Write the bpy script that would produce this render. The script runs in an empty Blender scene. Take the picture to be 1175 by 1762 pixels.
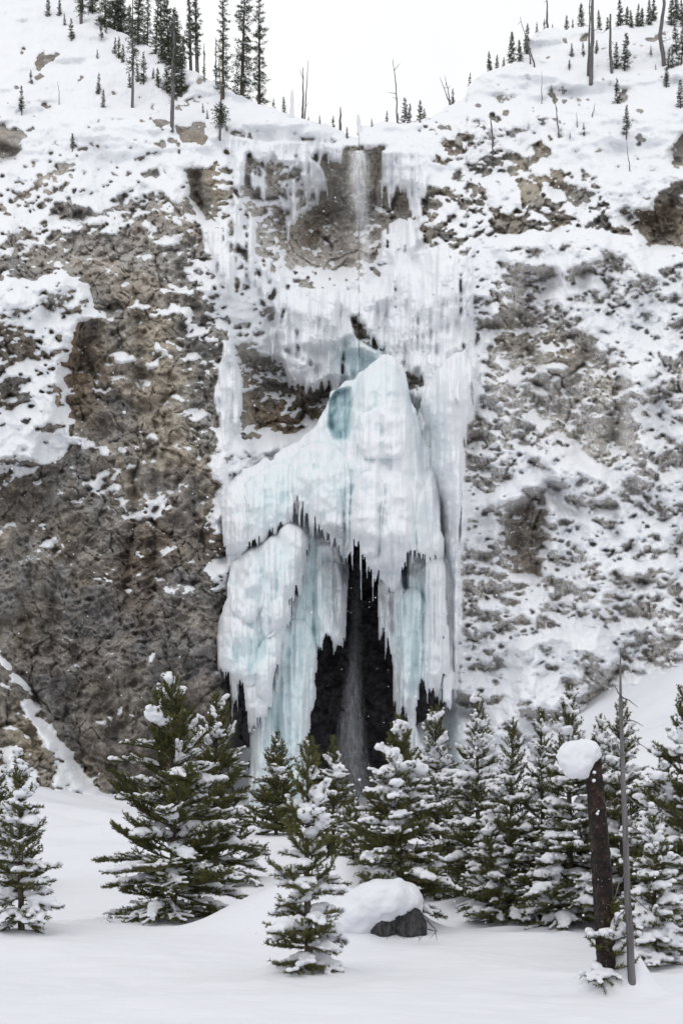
import bpy, math, random
import numpy as np
from math import radians as RAD

# ------------------------------------------------------------------ camera, sky, sun, exposure
F_PX, CX, HZ, EYE = 1900.0, 587.5, 1470.0, 1.65     # focal length and horizon in photo pixels, eye height in metres
sc = bpy.context.scene
cam_data = bpy.data.cameras.new('camera')
cam = bpy.data.objects.new('camera', cam_data); sc.collection.objects.link(cam)
cam.location = (0, 0, EYE); cam.rotation_euler = (RAD(90), 0, 0)
cam_data.sensor_fit = 'VERTICAL'; cam_data.sensor_height = 36.0
cam_data.lens = F_PX / 1762 * 36.0
cam_data.shift_y = (HZ - 881) / 1762
cam_data.clip_start = 0.1; cam_data.clip_end = 3000
sc.camera = cam
world = bpy.data.worlds.new('World'); sc.world = world; world.use_nodes = True
wn, wl = world.node_tree.nodes, world.node_tree.links
wn.clear()
SUN_EL, SUN_AZ = RAD(52), RAD(205)                  # high thin sun veiled by cloud, behind the camera's left shoulder
sky = wn.new('ShaderNodeTexSky'); sky.sky_type = 'NISHITA'; sky.sun_disc = False
sky.sun_elevation = SUN_EL; sky.sun_rotation = SUN_AZ
mixw = wn.new('ShaderNodeMix'); mixw.data_type = 'RGBA'
mixw.inputs[0].default_value = 0.93                 # an overcast: cloud white over what is left of the blue
cl = wn.new('ShaderNodeTexNoise'); cl.inputs['Scale'].default_value = 2.2; cl.inputs['Detail'].default_value = 5
wtc = wn.new('ShaderNodeTexCoord'); wl.new(wtc.outputs['Generated'], cl.inputs['Vector'])
cr_ = wn.new('ShaderNodeValToRGB'); wl.new(cl.outputs['Fac'], cr_.inputs[0])
cr_.color_ramp.elements[0].position = 0.3; cr_.color_ramp.elements[0].color = (0.96, 0.965, 0.98, 1)
cr_.color_ramp.elements[1].position = 0.7; cr_.color_ramp.elements[1].color = (1.05, 1.05, 1.05, 1)
sc10 = wn.new('ShaderNodeVectorMath'); sc10.operation = 'SCALE'; sc10.inputs['Scale'].default_value = 10.5
wl.new(cr_.outputs[0], sc10.inputs[0])
wl.new(sky.outputs[0], mixw.inputs[6]); wl.new(sc10.outputs[0], mixw.inputs[7])
bg = wn.new('ShaderNodeBackground'); bg.inputs[1].default_value = 0.1
wo = wn.new('ShaderNodeOutputWorld')
wl.new(mixw.outputs[2], bg.inputs[0]); wl.new(bg.outputs[0], wo.inputs[0])
sun_data = bpy.data.lights.new('sun', 'SUN'); sun_data.energy = 0.5; sun_data.angle = RAD(30)
sun_data.color = (1.0, 0.97, 0.93)
sun = bpy.data.objects.new('sun', sun_data); sc.collection.objects.link(sun)
from mathutils import Vector
sd = Vector((math.sin(SUN_AZ) * math.cos(SUN_EL), math.cos(SUN_AZ) * math.cos(SUN_EL), math.sin(SUN_EL)))
sun.rotation_euler = (-sd).to_track_quat('-Z', 'Y').to_euler()
sc.view_settings.view_transform = 'Standard'; sc.view_settings.look = 'None'
sc.view_settings.exposure = 0.0; sc.view_settings.gamma = 1.0
sc.cycles.max_bounces = 6; sc.cycles.transparent_max_bounces = 12

# ------------------------------------------------------------------ helpers
def world_at(u, v, d):
    return ((u - CX) / F_PX * d, d, EYE + (HZ - v) / F_PX * d)

def build(name, V, Fq, mats, parent=None, attrs=None, smooth=True, matidx=None):
    """one mesh object from numpy arrays (faces all of one size, or a list of such arrays)"""
    V = np.asarray(V, np.float32)
    Fl = Fq if isinstance(Fq, list) else [Fq]
    Fl = [np.asarray(f, np.int32) for f in Fl if len(f)]
    me = bpy.data.meshes.new(name)
    nl = sum(f.size for f in Fl); nf = sum(len(f) for f in Fl)
    me.vertices.add(len(V)); me.vertices.foreach_set('co', V.ravel())
    me.loops.add(nl); me.loops.foreach_set('vertex_index', np.concatenate([f.ravel() for f in Fl]))
    me.polygons.add(nf)
    tot = np.concatenate([np.full(len(f), f.shape[1], np.int32) for f in Fl])
    st = np.concatenate([[0], np.cumsum(tot)[:-1]]).astype(np.int32)
    me.polygons.foreach_set('loop_start', st)
    me.polygons.foreach_set('use_smooth', np.full(nf, smooth, bool))
    if matidx is not None: me.polygons.foreach_set('material_index', np.asarray(matidx, np.int32))
    me.update(calc_edges=True)
    for k, a in (attrs or {}).items():
        at = me.attributes.new(k, 'FLOAT', 'POINT'); at.data.foreach_set('value', np.asarray(a, np.float32).ravel())
    for m in (mats if isinstance(mats, list) else [mats]): me.materials.append(m)
    o = bpy.data.objects.new(name, me); sc.collection.objects.link(o)
    if parent: o.parent = parent
    return o

def tag(o, label=None, cat=None, group=None, kind=None):
    if label: o['label'] = label
    if cat: o['category'] = cat
    if group: o['group'] = group
    if kind: o['kind'] = kind
    return o

def empty(name, loc=(0, 0, 0), rz=0.0):
    o = bpy.data.objects.new(name, None); sc.collection.objects.link(o)
    o.location = loc; o.rotation_euler = (0, 0, rz); o.empty_display_size = 0.3
    return o

class Geo:
    def __init__(s): s.V = []; s.T = []; s.Q = []; s.n = 0
    def add(s, V, F):
        V = np.asarray(V, np.float32); F = np.asarray(F, np.int32)
        (s.T if F.shape[1] == 3 else s.Q).append(F + s.n); s.V.append(V); s.n += len(V)
    def build(s, name, mat, parent=None, smooth=True):
        fl = []
        if s.T: fl.append(np.concatenate(s.T))
        if s.Q: fl.append(np.concatenate(s.Q))
        return build(name, np.concatenate(s.V), fl, mat, parent, smooth=smooth)
    def tube(s, P, R, n=8, jit=0.0, rng=None, caps=True):
        P = np.asarray(P, float); R = np.broadcast_to(np.asarray(R, float), (len(P),))
        T = np.gradient(P, axis=0); T /= np.linalg.norm(T, axis=1, keepdims=True) + 1e-9
        ref = np.array([0., 0., 1.]) if abs(T[0][2]) < .9 else np.array([1., 0., 0.])
        A = np.cross(T, ref); A /= np.linalg.norm(A, axis=1, keepdims=True) + 1e-9
        B = np.cross(T, A)
        a = np.linspace(0, 2 * math.pi, n, endpoint=False)
        rr = R[:, None] * np.ones(n)
        if jit and rng is not None: rr = rr * (1 + jit * rng.standard_normal(rr.shape))
        V = P[:, None, :] + rr[..., None] * (np.cos(a)[None, :, None] * A[:, None, :] + np.sin(a)[None, :, None] * B[:, None, :])
        V = V.reshape(-1, 3); m = len(P)
        i = np.arange(m - 1)[:, None] * n; j = np.arange(n)[None, :]; j2 = (j + 1) % n
        F = np.stack([i + j, i + j2, i + n + j2, i + n + j], -1).reshape(-1, 4)
        s.add(V, F)
        if caps:
            for e, rev in ((0, True), (m - 1, False)):
                c = np.vstack([V[e * n:(e + 1) * n], P[e]])
                f = np.stack([np.arange(n), (np.arange(n) + 1) % n, np.full(n, n)], -1)
                s.add(c, f[:, ::-1] if rev else f)

_ico = {}
def ico(k=1):
    if k in _ico: return _ico[k]
    p = (1 + 5 ** .5) / 2
    V = [(-1, p, 0), (1, p, 0), (-1, -p, 0), (1, -p, 0), (0, -1, p), (0, 1, p), (0, -1, -p), (0, 1, -p), (p, 0, -1), (p, 0, 1), (-p, 0, -1), (-p, 0, 1)]
    V = [np.array(v) / np.linalg.norm(v) for v in V]
    F = [(0, 11, 5), (0, 5, 1), (0, 1, 7), (0, 7, 10), (0, 10, 11), (1, 5, 9), (5, 11, 4), (11, 10, 2), (10, 7, 6), (7, 1, 8),
         (3, 9, 4), (3, 4, 2), (3, 2, 6), (3, 6, 8), (3, 8, 9), (4, 9, 5), (2, 4, 11), (6, 2, 10), (8, 6, 7), (9, 8, 1)]
    for _ in range(k):
        c = {}; G = []
        def mid(a, b):
            key = (min(a, b), max(a, b))
            if key not in c:
                m = V[a] + V[b]; V.append(m / np.linalg.norm(m)); c[key] = len(V) - 1
            return c[key]
        for a, b, d in F:
            x, y, z = mid(a, b), mid(b, d), mid(d, a)
            G += [(a, x, z), (b, y, x), (d, z, y), (x, y, z)]
        F = G
    _ico[k] = (np.array(V), np.array(F)); return _ico[k]

def remeshed(geo, name, mat, voxel, parent=None, smooth_it=2, disp=0.0):
    """fuse overlapping lumps into one soft skin of snow"""
    o = geo.build('tmp', mat)
    m = o.modifiers.new('r', 'REMESH'); m.mode = 'VOXEL'; m.voxel_size = voxel; m.use_smooth_shade = True
    s = o.modifiers.new('s', 'SMOOTH'); s.iterations = smooth_it; s.factor = 0.6
    if disp:
        t = bpy.data.textures.get('lumps') or bpy.data.textures.new('lumps', 'CLOUDS'); t.noise_scale = 0.25
        d = o.modifiers.new('d', 'DISPLACE'); d.texture = t; d.strength = disp; d.mid_level = 0.5
    dg = bpy.context.evaluated_depsgraph_get()
    me = bpy.data.meshes.new_from_object(o.evaluated_get(dg)); me.name = name
    old = o.data; bpy.data.objects.remove(o); bpy.data.meshes.remove(old)
    r = bpy.data.objects.new(name, me); sc.collection.objects.link(r)
    me.polygons.foreach_set('use_smooth', np.ones(len(me.polygons), bool))
    if parent: r.parent = parent
    return r

# ------------------------------------------------------------------ materials
def mat(name):
    m = bpy.data.materials.new(name); m.use_nodes = True
    nt = m.node_tree; b = nt.nodes['Principled BSDF']
    b.inputs['Specular IOR Level'].default_value = 0.3
    return m, nt, b
class N:
    """small node helper"""
    def __init__(s, nt): s.nt = nt
    def new(s, t, **k):
        n = s.nt.nodes.new(t)
        for a, b in k.items(): setattr(n, a, b)
        return n
    def link(s, a, b): s.nt.links.new(a, b)
    def coord(s, scale=(1, 1, 1)):
        tc = s.new('ShaderNodeTexCoord'); mp = s.new('ShaderNodeMapping'); mp.inputs['Scale'].default_value = scale
        s.link(tc.outputs['Object'], mp.inputs[0]); return mp.outputs[0]
    def noise(s, vec, scale, detail=5, rough=0.6, dist=0.0):
        n = s.new('ShaderNodeTexNoise'); s.link(vec, n.inputs['Vector'])
        n.inputs['Scale'].default_value = scale; n.inputs['Detail'].default_value = detail
        n.inputs['Roughness'].default_value = rough; n.inputs['Distortion'].default_value = dist
        return n.outputs['Fac']
    def ramp(s, fac, stops):
        r = s.new('ShaderNodeValToRGB'); s.link(fac, r.inputs[0]); e = r.color_ramp.elements
        while len(e) < len(stops): e.new(0.5)
        for i, (p, c) in enumerate(stops):
            e[i].position = p; e[i].color = (*c, 1) if len(c) == 3 else c
        return r.outputs[0]
    def mr(s, x, a, b, c=0.0, d=1.0, sm=True):
        m = s.new('ShaderNodeMapRange'); s.link(x, m.inputs[0])
        if sm: m.interpolation_type = 'SMOOTHSTEP'
        for i, q in enumerate((a, b, c, d)): m.inputs[1 + i].default_value = q
        return m.outputs[0]
    def mix(s, f, a, b, mode='MIX'):
        m = s.new('ShaderNodeMix', data_type='RGBA', blend_type=mode)
        for sock, val in ((m.inputs[0], f), (m.inputs[6], a), (m.inputs[7], b)):
            if hasattr(val, 'is_linked'): s.link(val, sock)
            else: sock.default_value = val if isinstance(val, (int, float)) else (*val, 1)
        return m.outputs[2]
    def math(s, op, a, b=0.0):
        m = s.new('ShaderNodeMath', operation=op)
        for i, q in ((0, a), (1, b)):
            if hasattr(q, 'is_linked'): s.link(q, m.inputs[i])
            else: m.inputs[i].default_value = q
        return m.outputs[0]
    def attr(s, name):
        a = s.new('ShaderNodeAttribute'); a.attribute_name = name; return a.outputs['Fac']
    def bump(s, h, strength, dist, bsdf, normal=None):
        b = s.new('ShaderNodeBump'); b.inputs['Strength'].default_value = strength; b.inputs['Distance'].default_value = dist
        s.link(h, b.inputs['Height'])
        if normal is not None: s.link(normal, b.inputs['Normal'])
        if bsdf is not None: s.link(b.outputs[0], bsdf.inputs['Normal'])
        return b.outputs[0]

SNOW = (0.80, 0.825, 0.875)
m_snow, nt, b = mat('snow'); n = N(nt); c = n.coord()
n.link(n.mix(n.noise(c, 0.35, 3), (0.70, 0.715, 0.76), (0.735, 0.745, 0.785)), b.inputs['Base Color'])
b.inputs['Roughness'].default_value = 0.85; b.inputs['Specular IOR Level'].default_value = 0.15
h0 = n.bump(n.noise(n.coord((0.5, 1.6, 1)), 1.6, 5, 0.65), 0.35, 0.10, None); h1 = n.bump(n.noise(c, 5.0, 5), 0.3, 0.03, None, h0); n.bump(n.noise(c, 60.0, 3), 0.25, 0.004, b, h1)

m_cliff, nt, b = mat('cliff_rock_and_snow'); n = N(nt); c = n.coord(); cz = n.coord((1, 1, 0.25))
big = n.noise(c, 0.16, 4, 0.6, 0.6); med = n.noise(c, 1.1, 9, 0.78, 0.15); fin = n.noise(c, 5.5, 7, 0.8)
st = n.noise(cz, 0.55, 6, 0.65, 0.3)
vor = n.new('ShaderNodeTexVoronoi', feature='F1'); n.link(c, vor.inputs['Vector']); vor.inputs['Scale'].default_value = 2.2
col = n.ramp(med, [(0.25, (0.10, 0.078, 0.060)), (0.40, (0.22, 0.185, 0.15)), (0.54, (0.325, 0.29, 0.25)), (0.72, (0.54, 0.505, 0.46))])
col = n.mix(n.mr(big, 0.36, 0.6), col, n.mix(1.0, col, (0.90, 0.985, 1.12), 'MULTIPLY'))
col = n.mix(n.mr(st, 0.52, 0.7, 0, 0.6), col, n.mix(1.0, col, (0.58, 0.56, 0.56), 'MULTIPLY'))
col = n.mix(n.mr(fin, 0.36, 0.50, 0.45, 0.0), col, (0.075, 0.058, 0.044))
col = n.mix(n.mr(vor.outputs['Distance'], 0.0, 0.24, 0.22, 0.0), col, (0.46, 0.42, 0.37))
col = n.mix(n.mr(n.noise(c, 0.11, 3, 0.5, 0.8), 0.42, 0.62, 0, 0.55), col, n.mix(1.0, col, (1.5, 1.46, 1.38), 'MULTIPLY'))
col = n.mix(n.attr('tan'), col, n.mix(1.0, n.mix(0.45, col, (0.40, 0.36, 0.29)), (1.16, 1.12, 1.04), 'MULTIPLY'))
col = n.mix(n.attr('rust'), col, n.mix(1.0, col, (0.80, 0.70, 0.60), 'MULTIPLY'))
col = n.mix(n.attr('wet'), col, n.mix(n.mr(med, 0.3, 0.7), (0.06, 0.058, 0.066), (0.20, 0.195, 0.215)))  # wet rock tone, with the cave's shade painted into the colour
col = n.mix(n.math('MULTIPLY', n.attr('frost'), 0.85), col, n.mix(0.62, col, (0.78, 0.73, 0.665)))
sj = n.math('ADD', n.attr('snow'), n.math('MULTIPLY', n.math('SUBTRACT', n.noise(c, 4.5, 8, 0.85), 0.5), 1.35))
sf = n.mr(sj, 0.42, 0.56)
frost_ = n.math('MULTIPLY', n.attr('frost'), n.mr(n.noise(c, 3.4, 6, 0.72), 0.46, 0.58))
sf = n.math('MAXIMUM', sf, frost_)
snc = n.mix(n.noise(c, 0.8, 4), (0.775, 0.795, 0.83), (0.815, 0.83, 0.86))
snc = n.mix(n.attr('blue'), snc, (0.50, 0.70, 0.75))
snc = n.mix(n.math('MULTIPLY', n.mr(n.noise(n.coord((1, 1, 0.12)), 2.5, 4), 0.42, 0.66), n.math('MULTIPLY', n.attr('flute'), 0.05)), snc, (0.62, 0.68, 0.72))
n.link(n.mix(sf, col, snc), b.inputs['Base Color'])
b.inputs['Roughness'].default_value = 0.85; b.inputs['Specular IOR Level'].default_value = 0.2
hh = n.math('ADD', n.math('MULTIPLY', med, 1.0), n.math('MULTIPLY', fin, 0.45))
hh = n.math('ADD', n.math('MULTIPLY', hh, n.mr(sf, 0, 1, 1.0, 0.16)), n.math('MULTIPLY', sf, 0.30))
n.bump(hh, 0.8, 0.15, b)

m_ice, nt, b = mat('blue_ice'); n = N(nt); c = n.coord((1, 1, 0.14)); c1 = n.coord()
blu = n.math('ADD', n.attr('blue'), n.math('MULTIPLY', n.math('SUBTRACT', n.noise(c, 2.2, 6, 0.65), 0.5), 0.45))
blu = n.math('ADD', blu, n.math('MULTIPLY', n.math('SUBTRACT', n.noise(c1, 0.7, 4), 0.5), 0.3))
col = n.ramp(n.mr(blu, 0, 1, sm=False), [(0.10, (0.77, 0.79, 0.825)), (0.36, (0.70, 0.77, 0.80)), (0.62, (0.60, 0.725, 0.76)), (0.85, (0.40, 0.53, 0.58)), (1.0, (0.24, 0.36, 0.40))])
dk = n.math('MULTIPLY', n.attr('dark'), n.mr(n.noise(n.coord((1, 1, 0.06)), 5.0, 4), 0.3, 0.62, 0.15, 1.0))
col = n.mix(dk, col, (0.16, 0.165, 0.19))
n.link(col, b.inputs['Base Color'])
n.link(n.mr(blu, 0.2, 0.7, 0.8, 0.4), b.inputs['Roughness']); b.inputs['Specular IOR Level'].default_value = 0.3
b.inputs['Subsurface Weight'].default_value = 0.0
n.bump(n.math('ADD', n.noise(c, 6.0, 5), n.math('MULTIPLY', n.noise(c1, 4.0, 5), 0.6)), 0.55, 0.10, b)

def needle_mat(name, a, bb):
    m, nt, b = mat(name); n = N(nt); c = n.coord()
    n.link(n.ramp(n.noise(c, 3.0, 4, 0.7), [(0.3, a), (0.68, bb)]), b.inputs['Base Color'])
    b.inputs['Roughness'].default_value = 0.6; return m
m_needle = needle_mat('pine_needles', (0.036, 0.044, 0.014), (0.135, 0.130, 0.040))
m_far = needle_mat('spruce_needles', (0.030, 0.044, 0.028), (0.070, 0.080, 0.048))
m_bark, nt, b = mat('bark'); n = N(nt); c = n.coord((1, 1, 0.3))
n.link(n.ramp(n.noise(c, 9, 5, 0.7), [(0.3, (0.035, 0.026, 0.02)), (0.7, (0.13, 0.10, 0.08))]), b.inputs['Base Color'])
b.inputs['Roughness'].default_value = 0.9; n.bump(n.noise(c, 14, 5), 0.6, 0.03, b)
m_grey, nt, b = mat('weathered_wood'); n = N(nt); c = n.coord((1, 1, 0.08))
n.link(n.ramp(n.noise(c, 16, 5, 0.7), [(0.3, (0.06, 0.057, 0.06)), (0.7, (0.19, 0.18, 0.185))]), b.inputs['Base Color'])
b.inputs['Roughness'].default_value = 0.9; n.bump(n.noise(c, 25, 4), 0.5, 0.01, b)
m_char, nt, b = mat('charred_bark'); n = N(nt); c = n.coord((1, 1, 0.45)); c1 = n.coord()
v = n.new('ShaderNodeTexVoronoi', feature='DISTANCE_TO_EDGE'); n.link(c, v.inputs['Vector']); v.inputs['Scale'].default_value = 26
chc = n.ramp(n.noise(c1, 7, 5, 0.7, 0.5), [(0.38, (0.006, 0.005, 0.005)), (0.54, (0.026, 0.015, 0.012)), (0.68, (0.075, 0.047, 0.038))])
chc = n.mix(n.mr(n.noise(c1, 55, 2), 0.69, 0.72), chc, (0.55, 0.57, 0.6))
n.link(n.mix(n.mr(v.outputs['Distance'], 0.0, 0.12, 0.75, 0.0), chc, (0.006, 0.005, 0.005)), b.inputs['Base Color'])
b.inputs['Roughness'].default_value = 0.85
n.bump(n.math('ADD', v.outputs['Distance'], n.noise(c, 30, 4)), 0.9, 0.025, b)
# ------------------------------------------------------------------ survey of the rock wall: maps on a 1-pixel lattice of view directions,
# turned below into one real surface at real distances (65 to 140 m)
U0, U1, V0, V1 = -240, 1416, -240, 1461
RW, RH = U1 - U0, V1 - V0
def bsp(nout, scale, off):
    """cubic B-spline weights: lattice -> nout samples"""
    x = np.arange(nout) / scale + off; i = np.floor(x).astype(int); f = x - i
    ng = i.max() + 4
    W = np.zeros((nout, ng), np.float32); r = np.arange(nout)
    W[r, i] = (1 - f) ** 3 / 6; W[r, i + 1] = (3 * f ** 3 - 6 * f ** 2 + 4) / 6
    W[r, i + 2] = (-3 * f ** 3 + 3 * f ** 2 + 3 * f + 1) / 6; W[r, i + 3] = f ** 3 / 6
    return W
def noise(sx, sy, seed, w=None, h=None):
    w = w or RW; h = h or RH
    r = np.random.default_rng(seed)
    A = bsp(h, sy, r.random()); B = bsp(w, sx, r.random())
    n_ = A @ r.standard_normal((A.shape[1], B.shape[1])).astype(np.float32) @ B.T
    return n_ / (n_.std() + 1e-6)
def box(a, r, ax):
    if r < 1: return a
    p = [(0, 0), (0, 0)]; p[ax] = (r + 1, r)
    c = np.cumsum(np.pad(a, p, mode='edge').astype(np.float64), axis=ax)
    n_ = a.shape[ax]
    hi = np.take(c, np.arange(2 * r + 1, 2 * r + 1 + n_), axis=ax); lo = np.take(c, np.arange(0, n_), axis=ax)
    return ((hi - lo) / (2 * r + 1)).astype(np.float32)
def blur(a, r, ry=None):
    ry = r if ry is None else ry
    for _ in range(2): a = box(box(a, int(r), 1), int(ry), 0)
    return a
def lookup(a, uu, vv):
    """bilinear, raster-local coordinates"""
    h, w = a.shape
    uu = np.clip(uu, 0, w - 1.001); vv = np.clip(vv, 0, h - 1.001)
    i = uu.astype(np.int32); j = vv.astype(np.int32); f = (uu - i).astype(np.float32); g = (vv - j).astype(np.float32)
    return (a[j, i] * (1 - f) + a[j, i + 1] * f) * (1 - g) + (a[j + 1, i] * (1 - f) + a[j + 1, i + 1] * f) * g
def poly(pts, u0=U0, v0=V0, w=RW, h=RH):
    M = np.zeros((h, w), bool); P = np.array(pts, float) - (u0, v0)
    a = max(0, int(P[:, 0].min())); b_ = min(w, int(P[:, 0].max()) + 2); c_ = max(0, int(P[:, 1].min())); d = min(h, int(P[:, 1].max()) + 2)
    if a >= b_ or c_ >= d: return M
    X, Y = np.meshgrid(np.arange(a, b_) + .5, np.arange(c_, d) + .5); ins = np.zeros(X.shape, bool)
    Q = np.roll(P, -1, 0)
    for (x0, y0), (x1, y1) in zip(P, Q):
        if y0 == y1: continue
        ins ^= ((y0 > Y) != (y1 > Y)) & (X < (x1 - x0) * (Y - y0) / (y1 - y0) + x0)
    M[c_:d, a:b_] = ins; return M
def worley(s, seed, sy=None, w=None, h=None, k=9):
    """distance to nearest and second nearest jittered point, and the nearest cell's random value"""
    w = w or RW; h = h or RH; sy = sy or s; r = np.random.default_rng(seed)
    gx, gy = int(w / s) + 4, int(h / sy) + 4
    jx, jy, jv = r.random((gy, gx)).astype(np.float32), r.random((gy, gx)).astype(np.float32), r.random((gy, gx)).astype(np.float32)
    X = (np.arange(w) / s + 1.5).astype(np.float32)[None, :] + 0.0 * np.zeros((h, 1), np.float32); Y = (np.arange(h) / sy + 1.5).astype(np.float32)[:, None] + np.zeros((1, w), np.float32)
    if wf is not None and w == RW and h == RH:
        X = X + wf[0] * (5.0 / s); Y = Y + wf[1] * (5.0 / sy)
    X = np.clip(X, 1, gx - 2.01); Y = np.clip(Y, 1, gy - 2.01)
    ix, iy = X.astype(np.int32), Y.astype(np.int32)
    d1 = np.full((h, w), 9, np.float32); d2 = d1.copy(); v1 = np.zeros((h, w), np.float32)
    for oy in (-1, 0, 1):
        for ox in (-1, 0, 1):
            cx_, cy_ = ix + ox, iy + oy
            dx = cx_ + jx[cy_, cx_] - X; dy = cy_ + jy[cy_, cx_] - Y
            d = np.sqrt(dx * dx + dy * dy); c = d < d1
            d2 = np.where(c, d1, np.minimum(d2, d)); v1 = np.where(c, jv[cy_, cx_], v1); d1 = np.where(c, d, d1)
    return d1, d2, v1
wf = None
wx = noise(40, 40, 11) + 0.5 * noise(14, 14, 12) + 0.25 * noise(6, 6, 13)
wy = noise(40, 40, 14) + 0.5 * noise(14, 14, 15) + 0.25 * noise(6, 6, 16)
wf = (wx, wy)
UU, VV = np.meshgrid(np.arange(RW, dtype=np.float32), np.arange(RH, dtype=np.float32))
def warp(a, amp): return lookup(a, UU + wx * amp, VV + wy * amp)

# share of the surface under snow, region by region
f = np.full((RH, RW), 0.93, np.float32)
def P(val, *pp):
    for p in pp: f[poly(p)] = val
# left: patchy upper face
P(0.80, [(-240, 280), (40, 285), (60, 240), (130, 250), (240, 250), (300, 260), (320, 300), (320, 350), (-240, 350)])
P(0.55, [(-240, 340), (320, 330), (335, 390), (330, 470), (-240, 470)])
P(0.70, [(20, 395), (70, 360), (95, 395), (60, 440), (-240, 440), (-240, 330), (0, 330)])
P(0.05, [(0, 203), (30, 213), (50, 235), (48, 250), (20, 240), (-50, 225), (-50, 200)], [(-60, 245), (0, 245), (38, 258), (28, 272), (0, 284), (-60, 310)],
  [(88, 365), (115, 352), (158, 362), (160, 378), (130, 390), (90, 388)], [(45, 217), (68, 222), (64, 229), (47, 226)])
P(0.2, [(30, 78), (48, 74), (46, 92), (32, 90)], [(76, 103), (118, 108), (110, 118), (78, 114)], [(60, 118), (86, 118), (84, 130), (60, 126)], [(22, 139), (35, 138), (34, 144), (24, 144)],
  [(72, 174), (89, 176), (88, 181), (73, 180)], [(145, 137), (151, 137), (150, 145), (146, 145)], [(265, 205), (282, 206), (292, 211), (280, 212)], [(255, 305), (287, 305), (275, 317), (258, 314)],
  [(240, 194), (262, 203), (292, 205), (294, 211), (270, 209), (246, 199)])
P(0.12, [(308, 218), (355, 216), (362, 224), (352, 240), (330, 250), (310, 244)], [(290, 250), (308, 240), (306, 255), (295, 273)])
# left: bare brown wall
P(0.07, [(130, 400), (200, 385), (310, 350), (330, 372), (300, 450), (340, 500), (372, 560), (385, 700), (372, 850), (398, 1000), (392, 1200), (440, 1200), (440, 1460), (-240, 1460),
         (-240, 850), (0, 850), (60, 805), (130, 770), (120, 700), (118, 640), (140, 560), (180, 560), (150, 490), (110, 470), (30, 480), (-240, 470), (-240, 440), (100, 440)])
P(0.02, [(-240, 870), (60, 960), (160, 1010), (230, 1020), (360, 1030), (395, 1030), (392, 1300), (240, 1390), (120, 1310), (50, 1180), (-240, 1100)])
P(0.30, [(0, 390), (60, 430), (140, 420), (110, 470), (30, 480), (0, 480)], [(190, 350), (330, 340), (335, 400), (300, 430), (220, 400)])
P(0.22, [(300, 400), (345, 400), (385, 560), (385, 760), (330, 760), (290, 600), (300, 500)], [(240, 500), (300, 500), (290, 560), (240, 560)])
P(0.96, [(-240, 470), (0, 482), (50, 490), (80, 478), (108, 466), (135, 480), (160, 510), (184, 556), (170, 550), (152, 512), (135, 510), (122, 545), (100, 560), (-240, 560)])
P(0.66, [(-240, 550), (0, 550), (118, 545), (112, 580), (98, 595), (125, 612), (116, 650), (104, 690), (78, 735), (-240, 735)])
P(0.92, [(-240, 725), (0, 728), (50, 738), (76, 760), (58, 795), (30, 802), (0, 796), (-240, 800)])
P(0.80, [(85, 715), (105, 708), (135, 728), (132, 740), (95, 742), (78, 750)], [(120, 748), (150, 760), (182, 790), (160, 788), (150, 775), (118, 770), (100, 790), (104, 775)],
  [(158, 822), (185, 805), (205, 788), (228, 792), (234, 806), (212, 812), (205, 830), (222, 872), (206, 862), (180, 830), (162, 838)], [(220, 735), (235, 728), (258, 740), (275, 760), (268, 768), (240, 752), (218, 752)],
  [(83, 938), (104, 926), (122, 940), (110, 955), (88, 950)], [(243, 1134), (258, 1118), (268, 1122), (258, 1142), (245, 1142)], [(265, 604), (276, 598), (286, 616), (268, 618)], [(250, 628), (268, 624), (272, 634), (250, 640)])
P(0.55, [(190, 618), (235, 612), (230, 622), (195, 628)], [(165, 672), (190, 655), (205, 665), (185, 690)], [(230, 518), (290, 530), (288, 545), (220, 530)], [(165, 992), (205, 1000), (200, 1012), (168, 998)],
  [(180, 1245), (200, 1228), (235, 1240), (225, 1248), (205, 1236), (190, 1248)], [(50, 892), (95, 905), (90, 915), (60, 905)], [(225, 872), (270, 850), (290, 870), (260, 890)], [(225, 1012), (240, 1010), (236, 1020), (226, 1020)],
  [(0, 800), (20, 810), (20, 850), (0, 860)], [(210, 1030), (216, 1035), (212, 1042), (206, 1036)])
P(0.9, [(308, 440), (342, 438), (362, 470), (376, 530), (374, 560), (358, 552), (345, 505), (328, 480)], [(296, 480), (332, 495), (334, 512), (310, 508)], [(312, 550), (332, 530), (342, 568), (322, 572)],
  [(360, 568), (392, 568), (396, 580), (372, 592)])
P(0.5, [(355, 880), (395, 880), (398, 1020), (378, 1030), (362, 980)])
# lower left buttress
P(0.22, [(-240, 1130), (0, 1130), (25, 1160), (50, 1185), (60, 1240), (75, 1265), (110, 1290), (130, 1330), (160, 1360), (160, 1440), (-240, 1440)])
P(0.9, [(0, 1180), (12, 1182), (25, 1205), (22, 1212), (8, 1192), (0, 1190)], [(15, 1168), (38, 1172), (52, 1196), (45, 1200), (32, 1182), (18, 1182)], [(28, 1212), (52, 1208), (60, 1230), (50, 1235), (30, 1222)],
  [(52, 1248), (75, 1256), (110, 1282), (122, 1305), (118, 1320), (90, 1302), (60, 1278)], [(66, 1295), (90, 1318), (120, 1310), (138, 1345), (170, 1368), (215, 1380), (240, 1460), (60, 1460), (110, 1360), (85, 1335)],
  [(0, 1290), (12, 1288), (20, 1300), (60, 1345), (80, 1370), (0, 1400)])
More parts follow.
